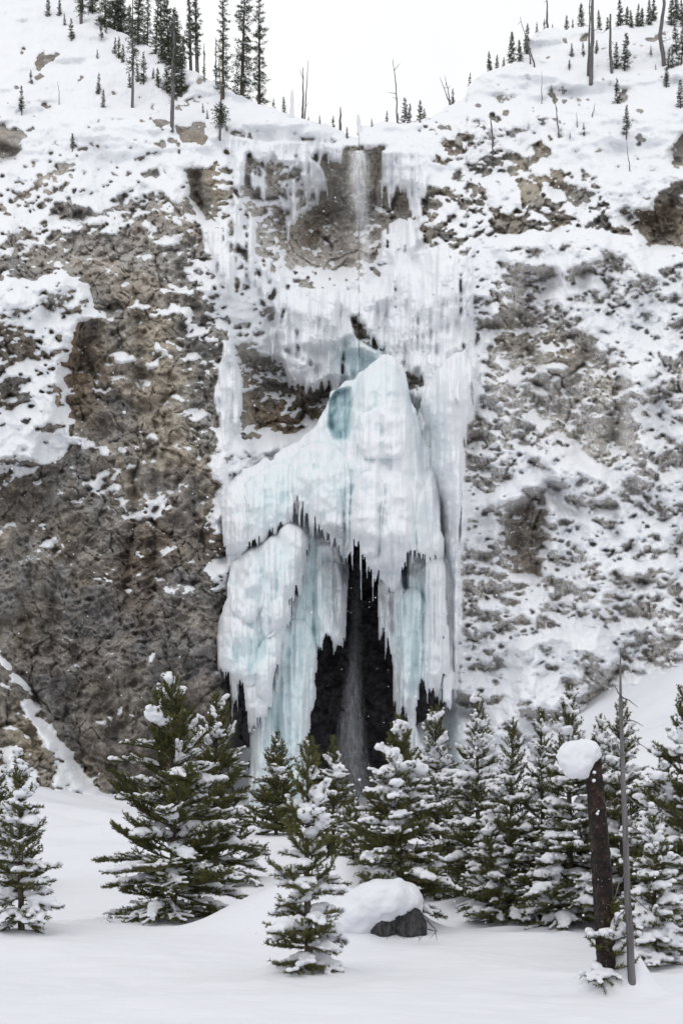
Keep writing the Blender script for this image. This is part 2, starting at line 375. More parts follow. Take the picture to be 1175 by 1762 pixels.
# alcove
P(0.12, [(318, 290), (350, 285), (372, 255), (400, 250), (395, 385), (350, 385), (330, 340)])
P(0.6, [(365, 260), (398, 250), (398, 385), (355, 385)])
P(0.42, [(398, 262), (440, 258), (520, 268), (520, 350), (480, 460), (400, 470)])
P(0.12, [(460, 262), (480, 262), (486, 340), (462, 340)], [(420, 262), (440, 262), (440, 310), (425, 300)])
P(0.08, [(520, 245), (560, 262), (600, 262), (652, 262), (652, 335), (690, 330), (722, 350), (728, 380), (690, 392), (655, 415), (650, 452), (636, 470), (600, 474), (500, 470), (478, 430), (510, 390), (540, 350), (558, 300), (548, 270)])
P(0.45, [(560, 260), (585, 262), (590, 290), (570, 300)], [(575, 390), (640, 370), (640, 395), (560, 400)], [(540, 400), (600, 405), (580, 425), (545, 420)], [(510, 460), (640, 455), (650, 490), (500, 500)])
P(0.95, [(455, 500), (520, 490), (560, 505), (640, 490), (660, 470), (690, 450), (790, 430), (812, 560), (835, 640), (830, 700), (795, 740), (780, 1000), (740, 1010), (735, 760), (705, 680), (640, 640), (560, 660), (480, 640)])
P(0.5, [(395, 470), (450, 520), (455, 600), (415, 600), (395, 560)], [(700, 330), (800, 330), (830, 440), (800, 520), (770, 440), (740, 420)], [(790, 420), (830, 420), (850, 560), (812, 600)])
P(0.18, [(412, 600), (450, 605), (480, 625), (485, 660), (515, 690), (550, 655), (585, 645), (560, 690), (545, 730), (500, 760), (450, 760), (412, 745), (405, 690)])
P(0.6, [(470, 720), (500, 700), (540, 690), (540, 705), (500, 725), (480, 745)])
P(0.97, [(380, 760), (400, 745), (430, 765), (480, 770), (560, 735), (560, 900), (370, 900), (372, 800)])
P(0.12, [(600, 530), (612, 535), (652, 590), (640, 600), (612, 580)], [(642, 536), (660, 530), (656, 546), (645, 548)], [(694, 618), (735, 640), (732, 664), (705, 672), (690, 640)], [(722, 766), (746, 776), (744, 784), (722, 778)],
  [(655, 584), (660, 575), (664, 600), (656, 600)], [(690, 582), (696, 582), (695, 600), (690, 600)], [(672, 604), (684, 606), (682, 616), (672, 614)])
P(0.0, [(398, 945), (560, 900), (770, 945), (778, 1100), (760, 1225), (800, 1230), (800, 1212), (818, 1235), (700, 1245), (705, 1460), (400, 1460)], [(370, 1160), (440, 1160), (440, 1320), (415, 1300), (400, 1240), (370, 1190)])
P(1.0, [(708, 1250), (740, 1232), (790, 1226), (830, 1240), (870, 1300), (870, 1460), (700, 1460)], [(412, 1290), (432, 1280), (440, 1460), (395, 1460)])
# right of the falls
P(0.94, [(690, 230), (860, 190), (1416, 60), (1416, 340), (1175, 300), (1140, 340), (1060, 350), (990, 290), (960, 300), (870, 260), (800, 250), (740, 260)])
P(0.55, [(730, 330), (860, 260), (960, 300), (1050, 350), (1050, 430), (850, 430), (800, 400)])
P(0.9, [(838, 310), (870, 300), (905, 330), (920, 350), (860, 350), (838, 400), (830, 380)], [(840, 425), (900, 400), (1050, 400), (1055, 440), (980, 480), (880, 470), (842, 460)])
P(0.1, [(870, 268), (880, 258), (905, 262), (930, 268), (932, 280), (905, 292), (872, 294)], [(908, 246), (925, 240), (943, 256), (940, 272), (928, 270)], [(935, 228), (948, 234), (938, 246)],
  [(888, 300), (920, 292), (945, 310), (920, 335), (898, 342), (888, 325)], [(845, 375), (870, 355), (896, 365), (895, 385), (860, 402), (848, 392)], [(905, 370), (940, 378), (930, 385), (905, 380)],
  [(988, 288), (1000, 300), (1025, 318), (1010, 322), (990, 310)], [(1085, 248), (1100, 242), (1110, 256), (1095, 260)], [(1076, 262), (1088, 268), (1082, 278)], [(1146, 262), (1175, 228), (1416, 200), (1416, 330), (1175, 292), (1150, 285)],
  [(1055, 358), (1080, 372), (1130, 368), (1150, 330), (1175, 310), (1416, 330), (1416, 450), (1175, 438), (1120, 432), (1098, 404), (1062, 395)], [(848, 195), (870, 198), (868, 215), (850, 210)], [(860, 162), (872, 160), (878, 178), (862, 178)],
  [(834, 60), (840, 62), (838, 68), (832, 66)], [(960, 64), (974, 64), (970, 70), (960, 70)], [(990, 66), (1006, 64), (1004, 72), (990, 72)], [(1116, 72), (1136, 70), (1130, 76), (1118, 76)], [(915, 90), (936, 93), (930, 98), (918, 98)],
  [(1072, 150), (1086, 153), (1076, 165), (1066, 158)], [(1085, 188), (1102, 187), (1098, 193), (1086, 192)], [(745, 270), (755, 275), (765, 288), (750, 282)], [(970, 178), (984, 178), (980, 188), (972, 188)],
  [(952, 175), (962, 174), (961, 184), (952, 184)], [(808, 190), (822, 185), (820, 193), (810, 195)], [(943, 160), (950, 160), (948, 167), (942, 166)])
P(0.35, [(765, 250), (790, 240), (830, 245), (815, 270), (770, 275)], [(1030, 330), (1050, 340), (1055, 360), (1030, 350)], [(965, 330), (1000, 320), (1010, 350), (980, 355)])
P(0.74, [(830, 460), (1416, 440), (1416, 620), (1080, 620), (1010, 590), (960, 520), (880, 500), (850, 540), (830, 540)])
P(0.35, [(850, 480), (950, 495), (1005, 555), (1030, 600), (960, 600), (860, 560)], [(1010, 480), (1060, 470), (1085, 510), (1040, 530)])
P(0.17, [(836, 560), (900, 530), (985, 560), (1040, 600), (1068, 650), (1085, 690), (1090, 780), (1040, 800), (1000, 775), (940, 740), (900, 710), (860, 740), (838, 680), (845, 640)])
P(0.55, [(885, 660), (935, 640), (975, 610), (985, 640), (940, 690), (890, 700)])
P(0.62, [(1040, 560), (1416, 560), (1416, 900), (1095, 900), (1080, 700)])
P(0.5, [(790, 700), (900, 700), (1000, 770), (1000, 850), (790, 880)])
P(0.9, [(825, 880), (850, 850), (880, 828), (925, 822), (940, 838), (900, 850), (880, 870), (845, 880)], [(930, 800), (960, 770), (1000, 790), (1060, 830), (1070, 870), (980, 870), (930, 850)], [(900, 772), (950, 760), (960, 775), (910, 790)])
P(0.12, [(872, 880), (920, 850), (945, 870), (942, 960), (930, 1000), (880, 990), (855, 920)])
P(0.45, [(790, 880), (865, 880), (885, 1000), (1000, 1000), (1000, 1080), (880, 1110), (790, 1100)])
P(0.66, [(940, 850), (1416, 850), (1416, 1200), (1000, 1200), (1000, 1000), (940, 980)])
P(0.30, [(795, 940), (860, 960), (880, 1040), (885, 1110), (860, 1200), (800, 1200), (782, 1060)])
P(0.78, [(870, 1110), (1060, 1110), (1060, 1170), (1000, 1225), (960, 1240), (880, 1240)])
P(0.15, [(1010, 1155), (1060, 1140), (1064, 1165), (1020, 1200), (985, 1215)], [(1108, 1118), (1175, 1075), (1300, 1000), (1300, 1060), (1175, 1100), (1120, 1132)], [(1135, 1005), (1175, 998), (1175, 1016), (1140, 1020)])
P(0.4, [(780, 1190), (830, 1190), (880, 1240), (900, 1330), (860, 1280), (800, 1220)])
f = np.where((UU + U0 < 400) & (f < 0.25), f * 0.55, f)
f = np.where(UU + U0 > 790, np.where((f > 0.25) & (f < 0.8), f + 0.06, f), f)
f = blur(warp(f, 6.5), 2)

# curtains of frosted ice that hang down the alcove walls: painted where they start, let down by drips
def drip(M, L):
    out = np.zeros(M.shape, bool); d = np.full(M.shape[1], 1e9, np.float32)
    for j in range(M.shape[0]):
        d = np.where(M[j], 0, d + 1); out[j] = d < L[j]
    return out
fr = np.zeros((RH, RW), bool)
for p in ([(388, 232), (590, 250), (585, 262), (520, 262), (500, 255), (400, 262)], [(402, 255), (424, 262), (420, 330), (402, 320)], [(484, 262), (512, 262), (506, 320), (486, 318)], [(432, 300), (455, 284), (466, 296), (464, 322), (440, 318)],
          [(515, 265), (532, 262), (552, 282), (565, 305), (568, 322), (536, 320), (520, 300)], [(478, 338), (505, 336), (516, 350), (512, 368), (494, 372), (486, 355)], [(400, 330), (440, 385), (446, 440), (480, 470), (470, 500), (404, 470), (398, 400)],
          [(355, 400), (400, 388), (445, 400), (450, 450), (400, 480), (370, 440)], [(345, 395), (395, 392), (395, 402), (350, 408)], [(376, 580), (398, 600), (416, 628), (420, 690), (410, 720), (385, 745), (372, 700)], [(440, 470), (480, 470), (500, 500), (480, 590), (462, 575), (452, 520)],
          [(470, 505), (510, 492), (640, 505), (690, 440), (760, 420), (800, 440), (802, 560), (790, 620), (770, 740), (740, 740), (725, 690), (700, 618), (660, 570), (610, 560), (640, 600), (640, 640), (565, 640), (530, 620), (490, 590), (470, 590)],
          [(486, 600), (520, 625), (560, 640), (540, 660), (500, 655)], [(590, 592), (640, 600), (660, 620), (600, 650)], [(650, 262), (720, 262), (740, 300), (715, 320), (655, 320)], [(700, 300), (722, 310), (728, 370), (712, 370)], [(650, 400), (690, 376), (715, 385), (722, 420), (690, 440), (655, 420)],
          [(735, 740), (760, 700), (795, 640), (815, 600), (838, 640), (820, 700), (790, 740), (785, 900), (778, 990), (762, 900)], [(720, 430), (760, 420), (760, 470), (720, 470)], [(762, 700), (792, 690), (800, 900), (790, 1060), (786, 1200), (768, 1210), (764, 900)],
          [(790, 440), (812, 440), (818, 600), (800, 600)], [(640, 560), (700, 600), (715, 690), (680, 640)]):
    fr |= poly(p)
frw = lookup(fr.astype(np.float32), UU + wx * 3, VV + wy * 2.0) > 0.5
spk = np.abs(noise(3.2, 90, 21)) ** 1.5 * 9 + np.clip(noise(9, 120, 22), 0, 3) * 16 + 3
hole = [(600, 530), (612, 535), (652, 590), (640, 600), (612, 580)], [(642, 536), (660, 530), (656, 546), (645, 548)], [(694, 618), (735, 640), (732, 664), (705, 672), (690, 640)], [(672, 604), (684, 606), (682, 616), (672, 614)], \
       [(722, 766), (746, 776), (744, 784), (722, 778)], [(524, 640), (532, 640), (531, 652), (525, 652)], [(526, 586), (532, 586), (531, 597), (526, 597)], [(512, 560), (517, 590), (520, 605), (512, 605), (510, 580)]
for p in hole: frw &= ~poly(p)
frost = drip(frw, spk)
slot = (noise(2.6, 50, 23) > 2.15) & (noise(60, 60, 24) > -0.3)
frost &= ~slot
win = (noise(9, 26, 25) + 0.6 * noise(4, 9, 26) > 0.35) & (blur(poly([(395, 285), (520, 280), (500, 480), (470, 620), (395, 620)]).astype(np.float32), 8) > 0.4)
frost &= ~win
FR = blur(frost.astype(np.float32), 1)
f = np.where(blur(frw.astype(np.float32), 6) > 0.5, np.minimum(f, 0.5), f)

# distance of the bare rock
ku = [-240, 0, 200, 330, 400, 600, 790, 900, 1050, 1175, 1416]; kv = [-240, 0, 200, 350, 480, 800, 1200, 1461]
KD = np.array([[138, 118, 98, 92, 84, 80, 77, 75], [138, 116, 97, 92, 85, 82, 79, 77], [142, 118, 98, 92, 87, 85, 82, 81], [137, 116, 98, 92, 88, 85, 83, 82], [132, 112, 99, 93, 88, 86, 84, 84],
               [127, 115, 103, 97, 93, 91, 91, 91], [127, 115, 102, 96, 91, 88, 87, 86], [127, 112, 100, 94, 90, 87, 85, 84], [122, 110, 98, 92, 88, 85, 82, 78], [120, 108, 96, 90, 86, 83, 79, 74], [114, 104, 93, 86, 82, 79, 72, 68]], float).T
tmp = np.stack([np.interp(np.arange(U0, U1), ku, r) for r in KD])
D = np.stack([np.interp(np.arange(V0, V1), kv, tmp[:, i]) for i in range(RW)], 1).astype(np.float32)
D = blur(D, 24)
def dent(delta, r, *pp):
    global D
    for p in pp: D = D + delta * blur(poly(p).astype(np.float32), r)
dent(3.2, 22, [(415, 300), (500, 290), (600, 285), (680, 300), (715, 360), (730, 500), (735, 900), (775, 940), (775, 1460), (398, 1460), (398, 800), (405, 500)])
dent(2.6, 30, [(480, 330), (670, 340), (700, 500), (700, 800), (735, 1000), (735, 1460), (440, 1460), (450, 500)])
dent(1.8, 14, [(520, 285), (652, 275), (715, 340), (705, 390), (650, 440), (630, 470), (500, 465), (490, 420), (535, 380)])
dent(-2.0, 14, [(480, 500), (640, 495), (700, 460), (780, 450), (790, 700), (740, 760), (640, 600), (500, 600)])
dent(2.4, 6, [(412, 605), (480, 628), (515, 685), (580, 655), (550, 725), (500, 755), (420, 740)])
dent(-2.6, 9, [(372, 800), (382, 750), (430, 768), (500, 762), (550, 735), (600, 735), (600, 900), (372, 900)])
dent(5.0, 8, [(440, 930), (700, 930), (775, 1000), (775, 1225), (705, 1245), (700, 1440), (400, 1440), (400, 1190), (395, 1160), (400, 990)])
dent(-3.5, 3, [(-240, 1120), (0, 1128), (25, 1160), (50, 1186), (60, 1240), (78, 1262), (110, 1286), (122, 1310), (132, 1335), (165, 1365), (240, 1385), (240, 1461), (-240, 1461)])
dent(-2.2, 9, [(-240, 478), (0, 488), (50, 494), (80, 482), (108, 470), (135, 484), (160, 512), (182, 556), (140, 560), (116, 640), (104, 690), (78, 740), (60, 800), (0, 800), (-240, 800)])
dent(2.2, 4, [(872, 885), (920, 855), (942, 870), (940, 960), (925, 1000), (885, 990), (860, 930)])
dent(1.8, 10, [(840, 560), (900, 540), (985, 565), (1040, 605), (1070, 660), (1085, 780), (1000, 770), (900, 700)])
dent(2.0, 4, [(1060, 365), (1130, 372), (1152, 335), (1175, 315), (1416, 335), (1416, 440), (1175, 430), (1120, 426)], [(88, 366), (115, 354), (158, 364), (158, 378), (92, 388)], [(320, 300), (345, 290), (350, 370), (332, 350)])
dent(1.6, 3, [(1148, 265), (1175, 232), (1416, 210), (1416, 320), (1152, 284)], [(-60, 245), (0, 245), (38, 258), (28, 272), (-60, 310)])
dent(-2.2, 5, [(842, 425), (900, 405), (1050, 405), (1050, 440), (980, 475), (880, 465)], [(930, 800), (960, 772), (1060, 830), (1068, 870), (980, 868)], [(828, 880), (880, 828), (925, 824), (935, 838), (880, 868)], [(880, 1110), (960, 1090), (1060, 1130), (1050, 1170), (960, 1230), (890, 1230)])
dent(-2.4, 9, [(755, 640), (800, 640), (805, 900), (800, 1200), (766, 1200), (762, 900)])
dent(3.2, 5, [(785, 1205), (830, 1205), (820, 1240), (790, 1236)])
# relief of the broken rock
steep = blur(np.clip((VV + V0 - 210) / 160, 0.10, 1), 10)
steep = np.maximum(steep, 0.75 * blur(poly([(380, 215), (480, 222), (600, 245), (620, 240), (720, 225), (860, 170), (960, 200), (960, 300), (380, 300)]).astype(np.float32), 12))
a1, a2, a3 = worley(70, 31, 90); b1, b2, b3 = worley(26, 32, 30); c1_, c2_, c3_ = worley(10, 33, 9)
R = 1.1 * noise(150, 170, 40) + 0.75 * noise(60, 48, 41) + 0.50 * noise(24, 20, 42) + 0.34 * noise(11, 8, 43) + 0.22 * noise(5, 3.8, 44) + 0.13 * noise(2.4, 2, 45)
R += 1.25 * (a3 - 0.5) + 0.9 * (b3 - 0.5) + 0.45 * (c3_ - 0.5)
R += 0.4 * np.clip(0.18 - (a2 - a1), 0, .18) / .18 + 0.22 * np.clip(0.16 - (b2 - b1), 0, .16) / .16
rg = lambda q: 1 - np.abs(q)
R += -0.30 * rg(lookup(noise(22, 9, 46), UU, np.clip(VV + 0.45 * UU, 0, 1e9) % (RH - 2))) - 0.20 * rg(noise(9, 16, 47))
R += 1.0 * rg(noise(34, 170, 48)) + 0.5 * noise(15, 75, 49)

def crack(sx, sy, seed, w_, amp, skew=0.0):
    q = noise(sx, sy, seed); q = lookup(q, np.clip(UU + wx * 5, 0, RW - 2), np.clip(VV + wy * 5 + skew * UU, 0, 1e9) % (RH - 2)); on = np.clip(noise(60, 80, seed + 1) * 1.2 + 0.25, 0, 1)
    return amp * np.clip(1 - np.abs(q) / w_, 0, 1) ** 1.3 * on
Dr = D + R * steep * 0.66 + steep * (0.45 * np.clip(1 - (a2 - a1) / 0.06, 0, 1) * np.clip(noise(50, 70, 90) + 0.3, 0, 1) + 0.28 * np.clip(1 - (b2 - b1) / 0.10, 0, 1) * np.clip(noise(40, 50, 91) + 0.1, 0, 1) + crack(26, 16, 86, 0.10, 0.35, -0.35))
# where snow lodges: faces that look up
def upf(a, r): return (lambda g: (g - blur(g, 40)) / (g.std() + 1e-6))(-np.gradient(blur(a, r), axis=0))
SK1 = noise(17, 8, 50); SKW = np.where(UU + U0 > 600, lookup(SK1, UU, (VV + 0.55 * (RW - UU)) % (RH - 2)), lookup(SK1, UU, (VV + 0.45 * UU) % (RH - 2)))
Nn = 0.74 * upf(Dr, 5) + 0.46 * upf(Dr, 1) + 0.46 * SKW + 0.50 * noise(5, 3.4, 51) + 0.46 * noise(38, 28, 52) + 0.24 * noise(2.6, 2, 53)
Nn /= Nn.std()
z_ = np.clip(Nn, -3, 3)
cdf = 1 / (1 + np.exp(-1.702 * z_))
S = np.clip((cdf - (1 - f)) / np.where(UU + U0 > 780, 0.5, 0.26) + 0.5, 0, 1); S = S * S * (3 - 2 * S)
S *= f > 0.01
S = np.where(f > 0.985, 1.0, S)
S = np.maximum(S * (1 - 0.0), FR)
Ss = blur(S, 1)
fl = 0.42 * noise(3.0, 45, 60) + 0.5 * noise(7, 90, 61) + 0.55 * noise(20, 70, 62) + 0.10 * noise(1.7, 18, 63)
thick = np.sqrt(blur(S, 5) * Ss)
Dsn = blur(Dr, 5) - 0.50 * thick * (1 - 0.5 * blur((UU + U0 > 790).astype(np.float32), 20))
FRs = blur(FR, 2); q1, q2, q3 = worley(15, 34, 46)
Dfin = Dr * (1 - Ss) + Dsn * Ss
Dfin = Dfin + FRs * (-0.75 + 0.48 * fl - 0.5 * np.sqrt(np.clip(1 - q1 ** 2, 0, 1)) - 0.35 * q3) + (Ss * steep * (1 - FRs)) * 0.10 * (noise(9, 7, 64) + 0.6 * noise(4, 4, 65)) + Ss * 0.03 * noise(3, 3, 66)
m1, _, m3 = worley(19, 35, 17); p1, _, p3 = worley(8, 36, 7); rt = blur((UU + U0 > 790).astype(np.float32), 20)
Dfin -= Ss * steep * (0.35 + 0.65 * rt) * (0.55 * np.sqrt(np.clip(1 - m1 ** 2 * 1.2, 0, 1)) + 0.25 * np.sqrt(np.clip(1 - p1 ** 2 * 1.2, 0, 1)))
# soft swells of the upper snow slopes
Dfin = Dfin + (1 - steep) * (0.9 * noise(110, 36, 67) + 0.45 * noise(45, 15, 68) + 0.18 * noise(16, 6, 69))
def soft(r, *pp):
    m = np.zeros((RH, RW), np.float32)
    for p in pp: m = np.maximum(m, poly(p))
    return blur(warp(m, 5), r)
TAN = soft(14, [(355, 260), (400, 255), (398, 390), (350, 390)], [(950, 580), (1070, 640), (1085, 790), (1000, 800), (940, 700)], [(840, 560), (960, 560), (1000, 640), (860, 700)], [(870, 262), (935, 262), (960, 330), (880, 340)],
           [(120, 1180), (260, 1140), (250, 1240), (140, 1300)], [(230, 520), (300, 560), (340, 800), (260, 800)], [(870, 990), (940, 1000), (1000, 1100), (880, 1180)], [(0, 1170), (60, 1240), (110, 1300), (60, 1350), (0, 1330)]) * 0.75
WET = soft(5, [(398, 950), (560, 900), (770, 945), (778, 1225), (705, 1245), (700, 1440), (400, 1440)], [(385, 1160), (440, 1160), (440, 1320), (415, 1300), (400, 1240)], [(778, 1205), (822, 1208), (815, 1240), (785, 1236)])  # cave and hollows beside the ice: painted shade over wet rock
WET = np.maximum(WET, 0.35 * soft(20, [(200, 900), (300, 850), (390, 900), (390, 1380), (200, 1380), (100, 1240), (20, 1140), (100, 1080)]))  # weaker wash of the same tone over the lower left wall
RUST = soft(14, [(865, 870), (945, 860), (940, 1000), (870, 990)], [(1055, 360), (1416, 320), (1416, 440), (1110, 430)], [(470, 360), (650, 380), (640, 470), (480, 460)], [(120, 560), (180, 560), (180, 760), (110, 720)], [(430, 690), (540, 690), (500, 760), (440, 750)], [(210, 900), (300, 880), (270, 1100), (200, 1050)], [(362, 880), (395, 880), (392, 960), (365, 940)])
FROST = 1.0 * soft(30, [(775, 430), (850, 440), (1416, 440), (1416, 1250), (775, 1250)]) + 0.6 * soft(14, [(395, 250), (530, 250), (520, 480), (460, 620), (395, 620)]) + 0.7 * soft(12, [(560, 385), (645, 375), (640, 480), (500, 480), (520, 440), (560, 440)]) + 0.3 * soft(10, [(520, 260), (660, 260), (660, 380), (520, 380)]) + 0.30 * soft(20, [(0, 250), (330, 250), (330, 450), (-240, 480), (-240, 250)]) + 0.12 * soft(20, [(150, 450), (390, 450), (390, 900), (150, 900)])
FROST = FROST * (1 - 0.7 * soft(10, [(870, 875), (940, 855), (940, 1000), (860, 990)], [(850, 500), (1030, 600), (1000, 640), (900, 600), (840, 600)]))
BLU = soft(14, [(585, 590), (625, 588), (660, 625), (610, 650), (585, 640)]) * 0.55 + soft(12, [(700, 670), (725, 690), (745, 760), (720, 740)]) * 0.3 + soft(8, [(740, 1250), (800, 1235), (790, 1330), (740, 1300)]) * 0.35

# skyline of the snowy rim
SKY = np.array([(-240, -238), (-60, -110), (60, -45), (112, -10), (150, 8), (172, 22), (186, 46), (210, 56), (240, 72), (270, 88), (300, 104), (330, 122), (375, 143), (400, 158), (430, 172), (465, 185), (500, 196),
                (530, 208), (560, 214), (590, 226), (604, 236), (616, 241), (619, 217), (640, 213), (660, 209), (700, 213), (715, 208), (740, 200), (752, 193), (790, 174), (800, 168), (807, 146), (816, 135), (850, 120),
                (870, 112), (890, 104), (903, 90), (912, 64), (925, 52), (950, 48), (975, 50), (1000, 46), (1040, 51), (1075, 45), (1100, 38), (1140, 36), (1175, 40), (1300, 30), (1416, 20)], float)
def sky_v(u): return np.interp(u, SKY[:, 0], SKY[:, 1])
ug = np.concatenate([np.arange(-239, 0, 4.0), np.arange(0, 1175, 1.3), np.arange(1175, 1414, 4.0)])
nr = 1030
tv = (np.arange(nr) / (nr - 1)) ** 1.0
rn = np.random.default_rng(3)
sk = sky_v(ug) + np.interp(ug, np.arange(-240, 1420, 9), rn.standard_normal(185) * 1.5)
VG = sk[:, None] + (1458 - sk[:, None]) * tv[None, :]
UG = np.repeat(ug[:, None], nr, 1)
lu, lv = UG - U0, VG - V0
Dg = lookup(Dfin, lu, lv)
Vx = np.stack([(UG - CX) / F_PX * Dg, Dg, EYE + (HZ - VG) / F_PX * Dg], -1)
# the ground behind the rim runs on, away from the edge
top = Vx[:, 0, :]
back = []
for k, (dy, dz) in enumerate([(80, -16), (40, -5), (22, -1.5), (10, -0.2), (4, 0.15), (1.6, 0.12), (0.6, 0.06)]):
    q = top.copy(); q[:, 1] += dy; q[:, 2] += dz; q[:, 0] *= 1 + 0.004 * dy; back.append(q)
Vx = np.concatenate([np.stack(back, 1), Vx], 1)
nb = len(back)
def gat(a):
    g = lookup(a, lu, lv); return np.concatenate([np.repeat(g[:, :1], nb, 1), g], 1)
w_, h_ = Vx.shape[:2]
ii = np.arange(w_ - 1)[:, None] * h_ + np.arange(h_ - 1)[None, :]
Fc = np.stack([ii, ii + 1, ii + h_ + 1, ii + h_], -1).reshape(-1, 4)
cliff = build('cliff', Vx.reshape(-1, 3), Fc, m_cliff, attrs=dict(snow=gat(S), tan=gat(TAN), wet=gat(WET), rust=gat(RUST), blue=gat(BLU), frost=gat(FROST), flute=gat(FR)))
tag(cliff, 'snow-plastered brown rock cliff curving around the frozen falls', kind='structure')
def cliff_d(u, v): return float(lookup(Dfin, np.array([u - U0]), np.array([v - V0]))[0])
# ------------------------------------------------------------------ the frozen waterfall: thick sheets of ice, each with rounded edges and icicle fringes
falls = empty('frozen_waterfall', world_at(590, 1395, 88))
tag(falls, 'tall pale blue frozen waterfall with icicle curtains around a dark cave', 'frozen waterfall')
ROUND = {'ice_dome': [(2.4, 17, [(600, 985), (598, 760), (606, 690), (624, 646), (650, 622), (678, 634), (698, 672), (712, 740), (724, 830), (740, 985)]), (1.5, 13, [(500, 900), (498, 800), (528, 766), (580, 764), (602, 800), (602, 960), (560, 950)]),
  (1.3, 12, [(425, 950), (424, 840), (460, 802), (500, 795), (506, 890), (480, 930)]), (1.0, 10, [(370, 960), (376, 835), (424, 815), (426, 950)]), (0.9, 7, [(608, 850), (622, 812), (648, 812), (655, 850), (652, 960), (612, 960)]), (0.9, 7, [(652, 868), (664, 832), (690, 822), (712, 850), (716, 960), (656, 980)]),
  (0.8, 6, [(612, 760), (620, 715), (650, 700), (690, 715), (700, 760), (690, 790), (630, 790)]), (0.8, 7, [(530, 905), (535, 850), (560, 830), (590, 850), (594, 930)]), (1.0, 9, [(715, 985), (722, 850), (742, 800), (764, 880), (768, 985)])],
 'ice_bulge': [(1.2, 12, [(448, 1110), (452, 950), (496, 893), (532, 922), (508, 1000), (498, 1070)]), (1.0, 12, [(372, 1150), (380, 1070), (410, 1060), (440, 1090), (440, 1190)]), (0.8, 9, [(400, 1050), (408, 975), (440, 950), (455, 1040), (430, 1080)]), (0.9, 9, [(440, 1200), (442, 1110), (480, 1080), (490, 1110), (465, 1210)])],
 'ice_column': [(1.4, 16, [(436, 1410), (442, 1180), (470, 1080), (530, 1060), (545, 1180), (530, 1410)]), (1.0, 10, [(540, 1120), (545, 980), (575, 960), (598, 1000), (596, 1120)])],
 'ice_curtain': [(1.2, 10, [(688, 1230), (690, 1030), (710, 1000), (726, 1040), (722, 1230)]), (1.2, 12, [(722, 1200), (726, 980), (748, 955), (772, 980), (778, 1190)])]}
def ice_part(name, outline, cuts, d0, dfun, bulge, br, dripf, blue=(), dark=(), lobes=0.8, flute=0.5, seed=1, base=0.12, thick=1.6):
    P_ = np.array(outline); u0, v0 = int(P_[:, 0].min()) - 12, int(P_[:, 1].min()) - 12
    w, h = int(P_[:, 0].max()) + 14 - u0, int(P_[:, 1].max()) + 70 - v0
    M = poly(outline, u0, v0, w, h)
    for c in cuts: M &= ~poly(c, u0, v0, w, h)
    X, Y = np.meshgrid(np.arange(w, dtype=np.float32), np.arange(h, dtype=np.float32))
    M = lookup(M.astype(np.float32), X + 1.6 * noise(8, 14, seed, w, h), Y + 2.5 * noise(9, 9, seed + 1, w, h)) > 0.5
    L = (np.abs(noise(2.4, 60, seed + 2, w, h)) ** 1.4 * 0.6 + np.clip(noise(6, 80, seed + 3, w, h), 0, 3) * 0.8 + 0.1) * dripf
    M = drip(M, L)
    b1 = blur(M.astype(np.float32), 2); b2 = blur(M.astype(np.float32), br)
    edge = np.sqrt(np.clip((b1 - 0.42) / 0.58, 0, 1)); body = np.sqrt(np.clip((b2 - 0.35) / 0.65, 0, 1))
    Dd = dfun(X + u0, Y + v0) - bulge * body
    rl = np.random.default_rng(seed + 4); lob = np.zeros((h, w), np.float32); jj, ji = np.nonzero(M); XW = X + 2.2 * noise(14, 22, seed + 11, w, h); YW = Y + 3 * noise(12, 12, seed + 12, w, h)
    for _ in range(int(len(jj) / 330)):                     # overlapping frozen tongues: a round head, a long tail
        k = rl.integers(len(jj)); cy, cx_ = jj[k], ji[k]; wd = rl.uniform(7, 13) if rl.random() < .5 else rl.uniform(12, 30); ln = wd * rl.uniform(2.5, 8); am = wd / 22 * rl.uniform(0.6, 1.3)
        a0, a1, c0, c1 = max(0, int(cy - wd * 1.3)), min(h, int(cy + ln)), max(0, int(cx_ - wd - 8)), min(w, int(cx_ + wd + 8))
        if a1 - a0 < 3 or c1 - c0 < 3: continue
        xx = (XW[a0:a1, c0:c1] - cx_) / wd; yy = YW[a0:a1, c0:c1] - cy
        up = np.clip(-yy / wd, 0, 2); dn = np.clip(yy / ln, 0, 1)
        hgt = np.sqrt(np.clip(1 - xx ** 2 - up ** 2, 0, 1)) * (1 - dn) ** 0.7
        base_ = lookup(lob, np.array([float(cx_)]), np.array([float(cy)]))[0] * 0.8
        lob[a0:a1, c0:c1] = np.where(hgt > 0.02, np.maximum(lob[a0:a1, c0:c1], am * hgt + base_ * (1 - dn)), lob[a0:a1, c0:c1])
    lob = np.minimum(lob, 3.0); Dd -= lobes * blur(lob, 2) * 0.85 * np.clip(body * 1.5, 0, 1)
    FL = 0.26 * noise(2.6, 50, seed + 6, w, h) + 0.36 * noise(6, 80, seed + 7, w, h) + 0.42 * noise(14, 70, seed + 8, w, h)
    Dd += flute * FL + 0.10 * noise(12, 12, seed + 9, w, h) + 0.04 * noise(4, 5, seed + 10, w, h)
    for amt, r, p in ROUND.get(name, ()):
        q = blur(poly(p, u0, v0, w, h).astype(np.float32), r); q = lookup(q, X + 2.5 * noise(16, 30, seed + 13, w, h), Y); Dd -= amt * np.sqrt(np.clip((q - 0.42) / 0.58, 0, 1))
    groove = np.clip((Dd - blur(Dd, 6)) / 0.30, 0, 1); Dd += thick * (1 - edge)
    B = np.full((h, w), base, np.float32); K = np.zeros((h, w), np.float32)
    for amt, r, p in blue: B += amt * blur(poly(p, u0, v0, w, h).astype(np.float32), r)
    B += 0.24 * groove * np.clip(body * 1.3, 0, 1)
    for amt, r, p in dark: K += amt * blur(poly(p, u0, v0, w, h).astype(np.float32), r)
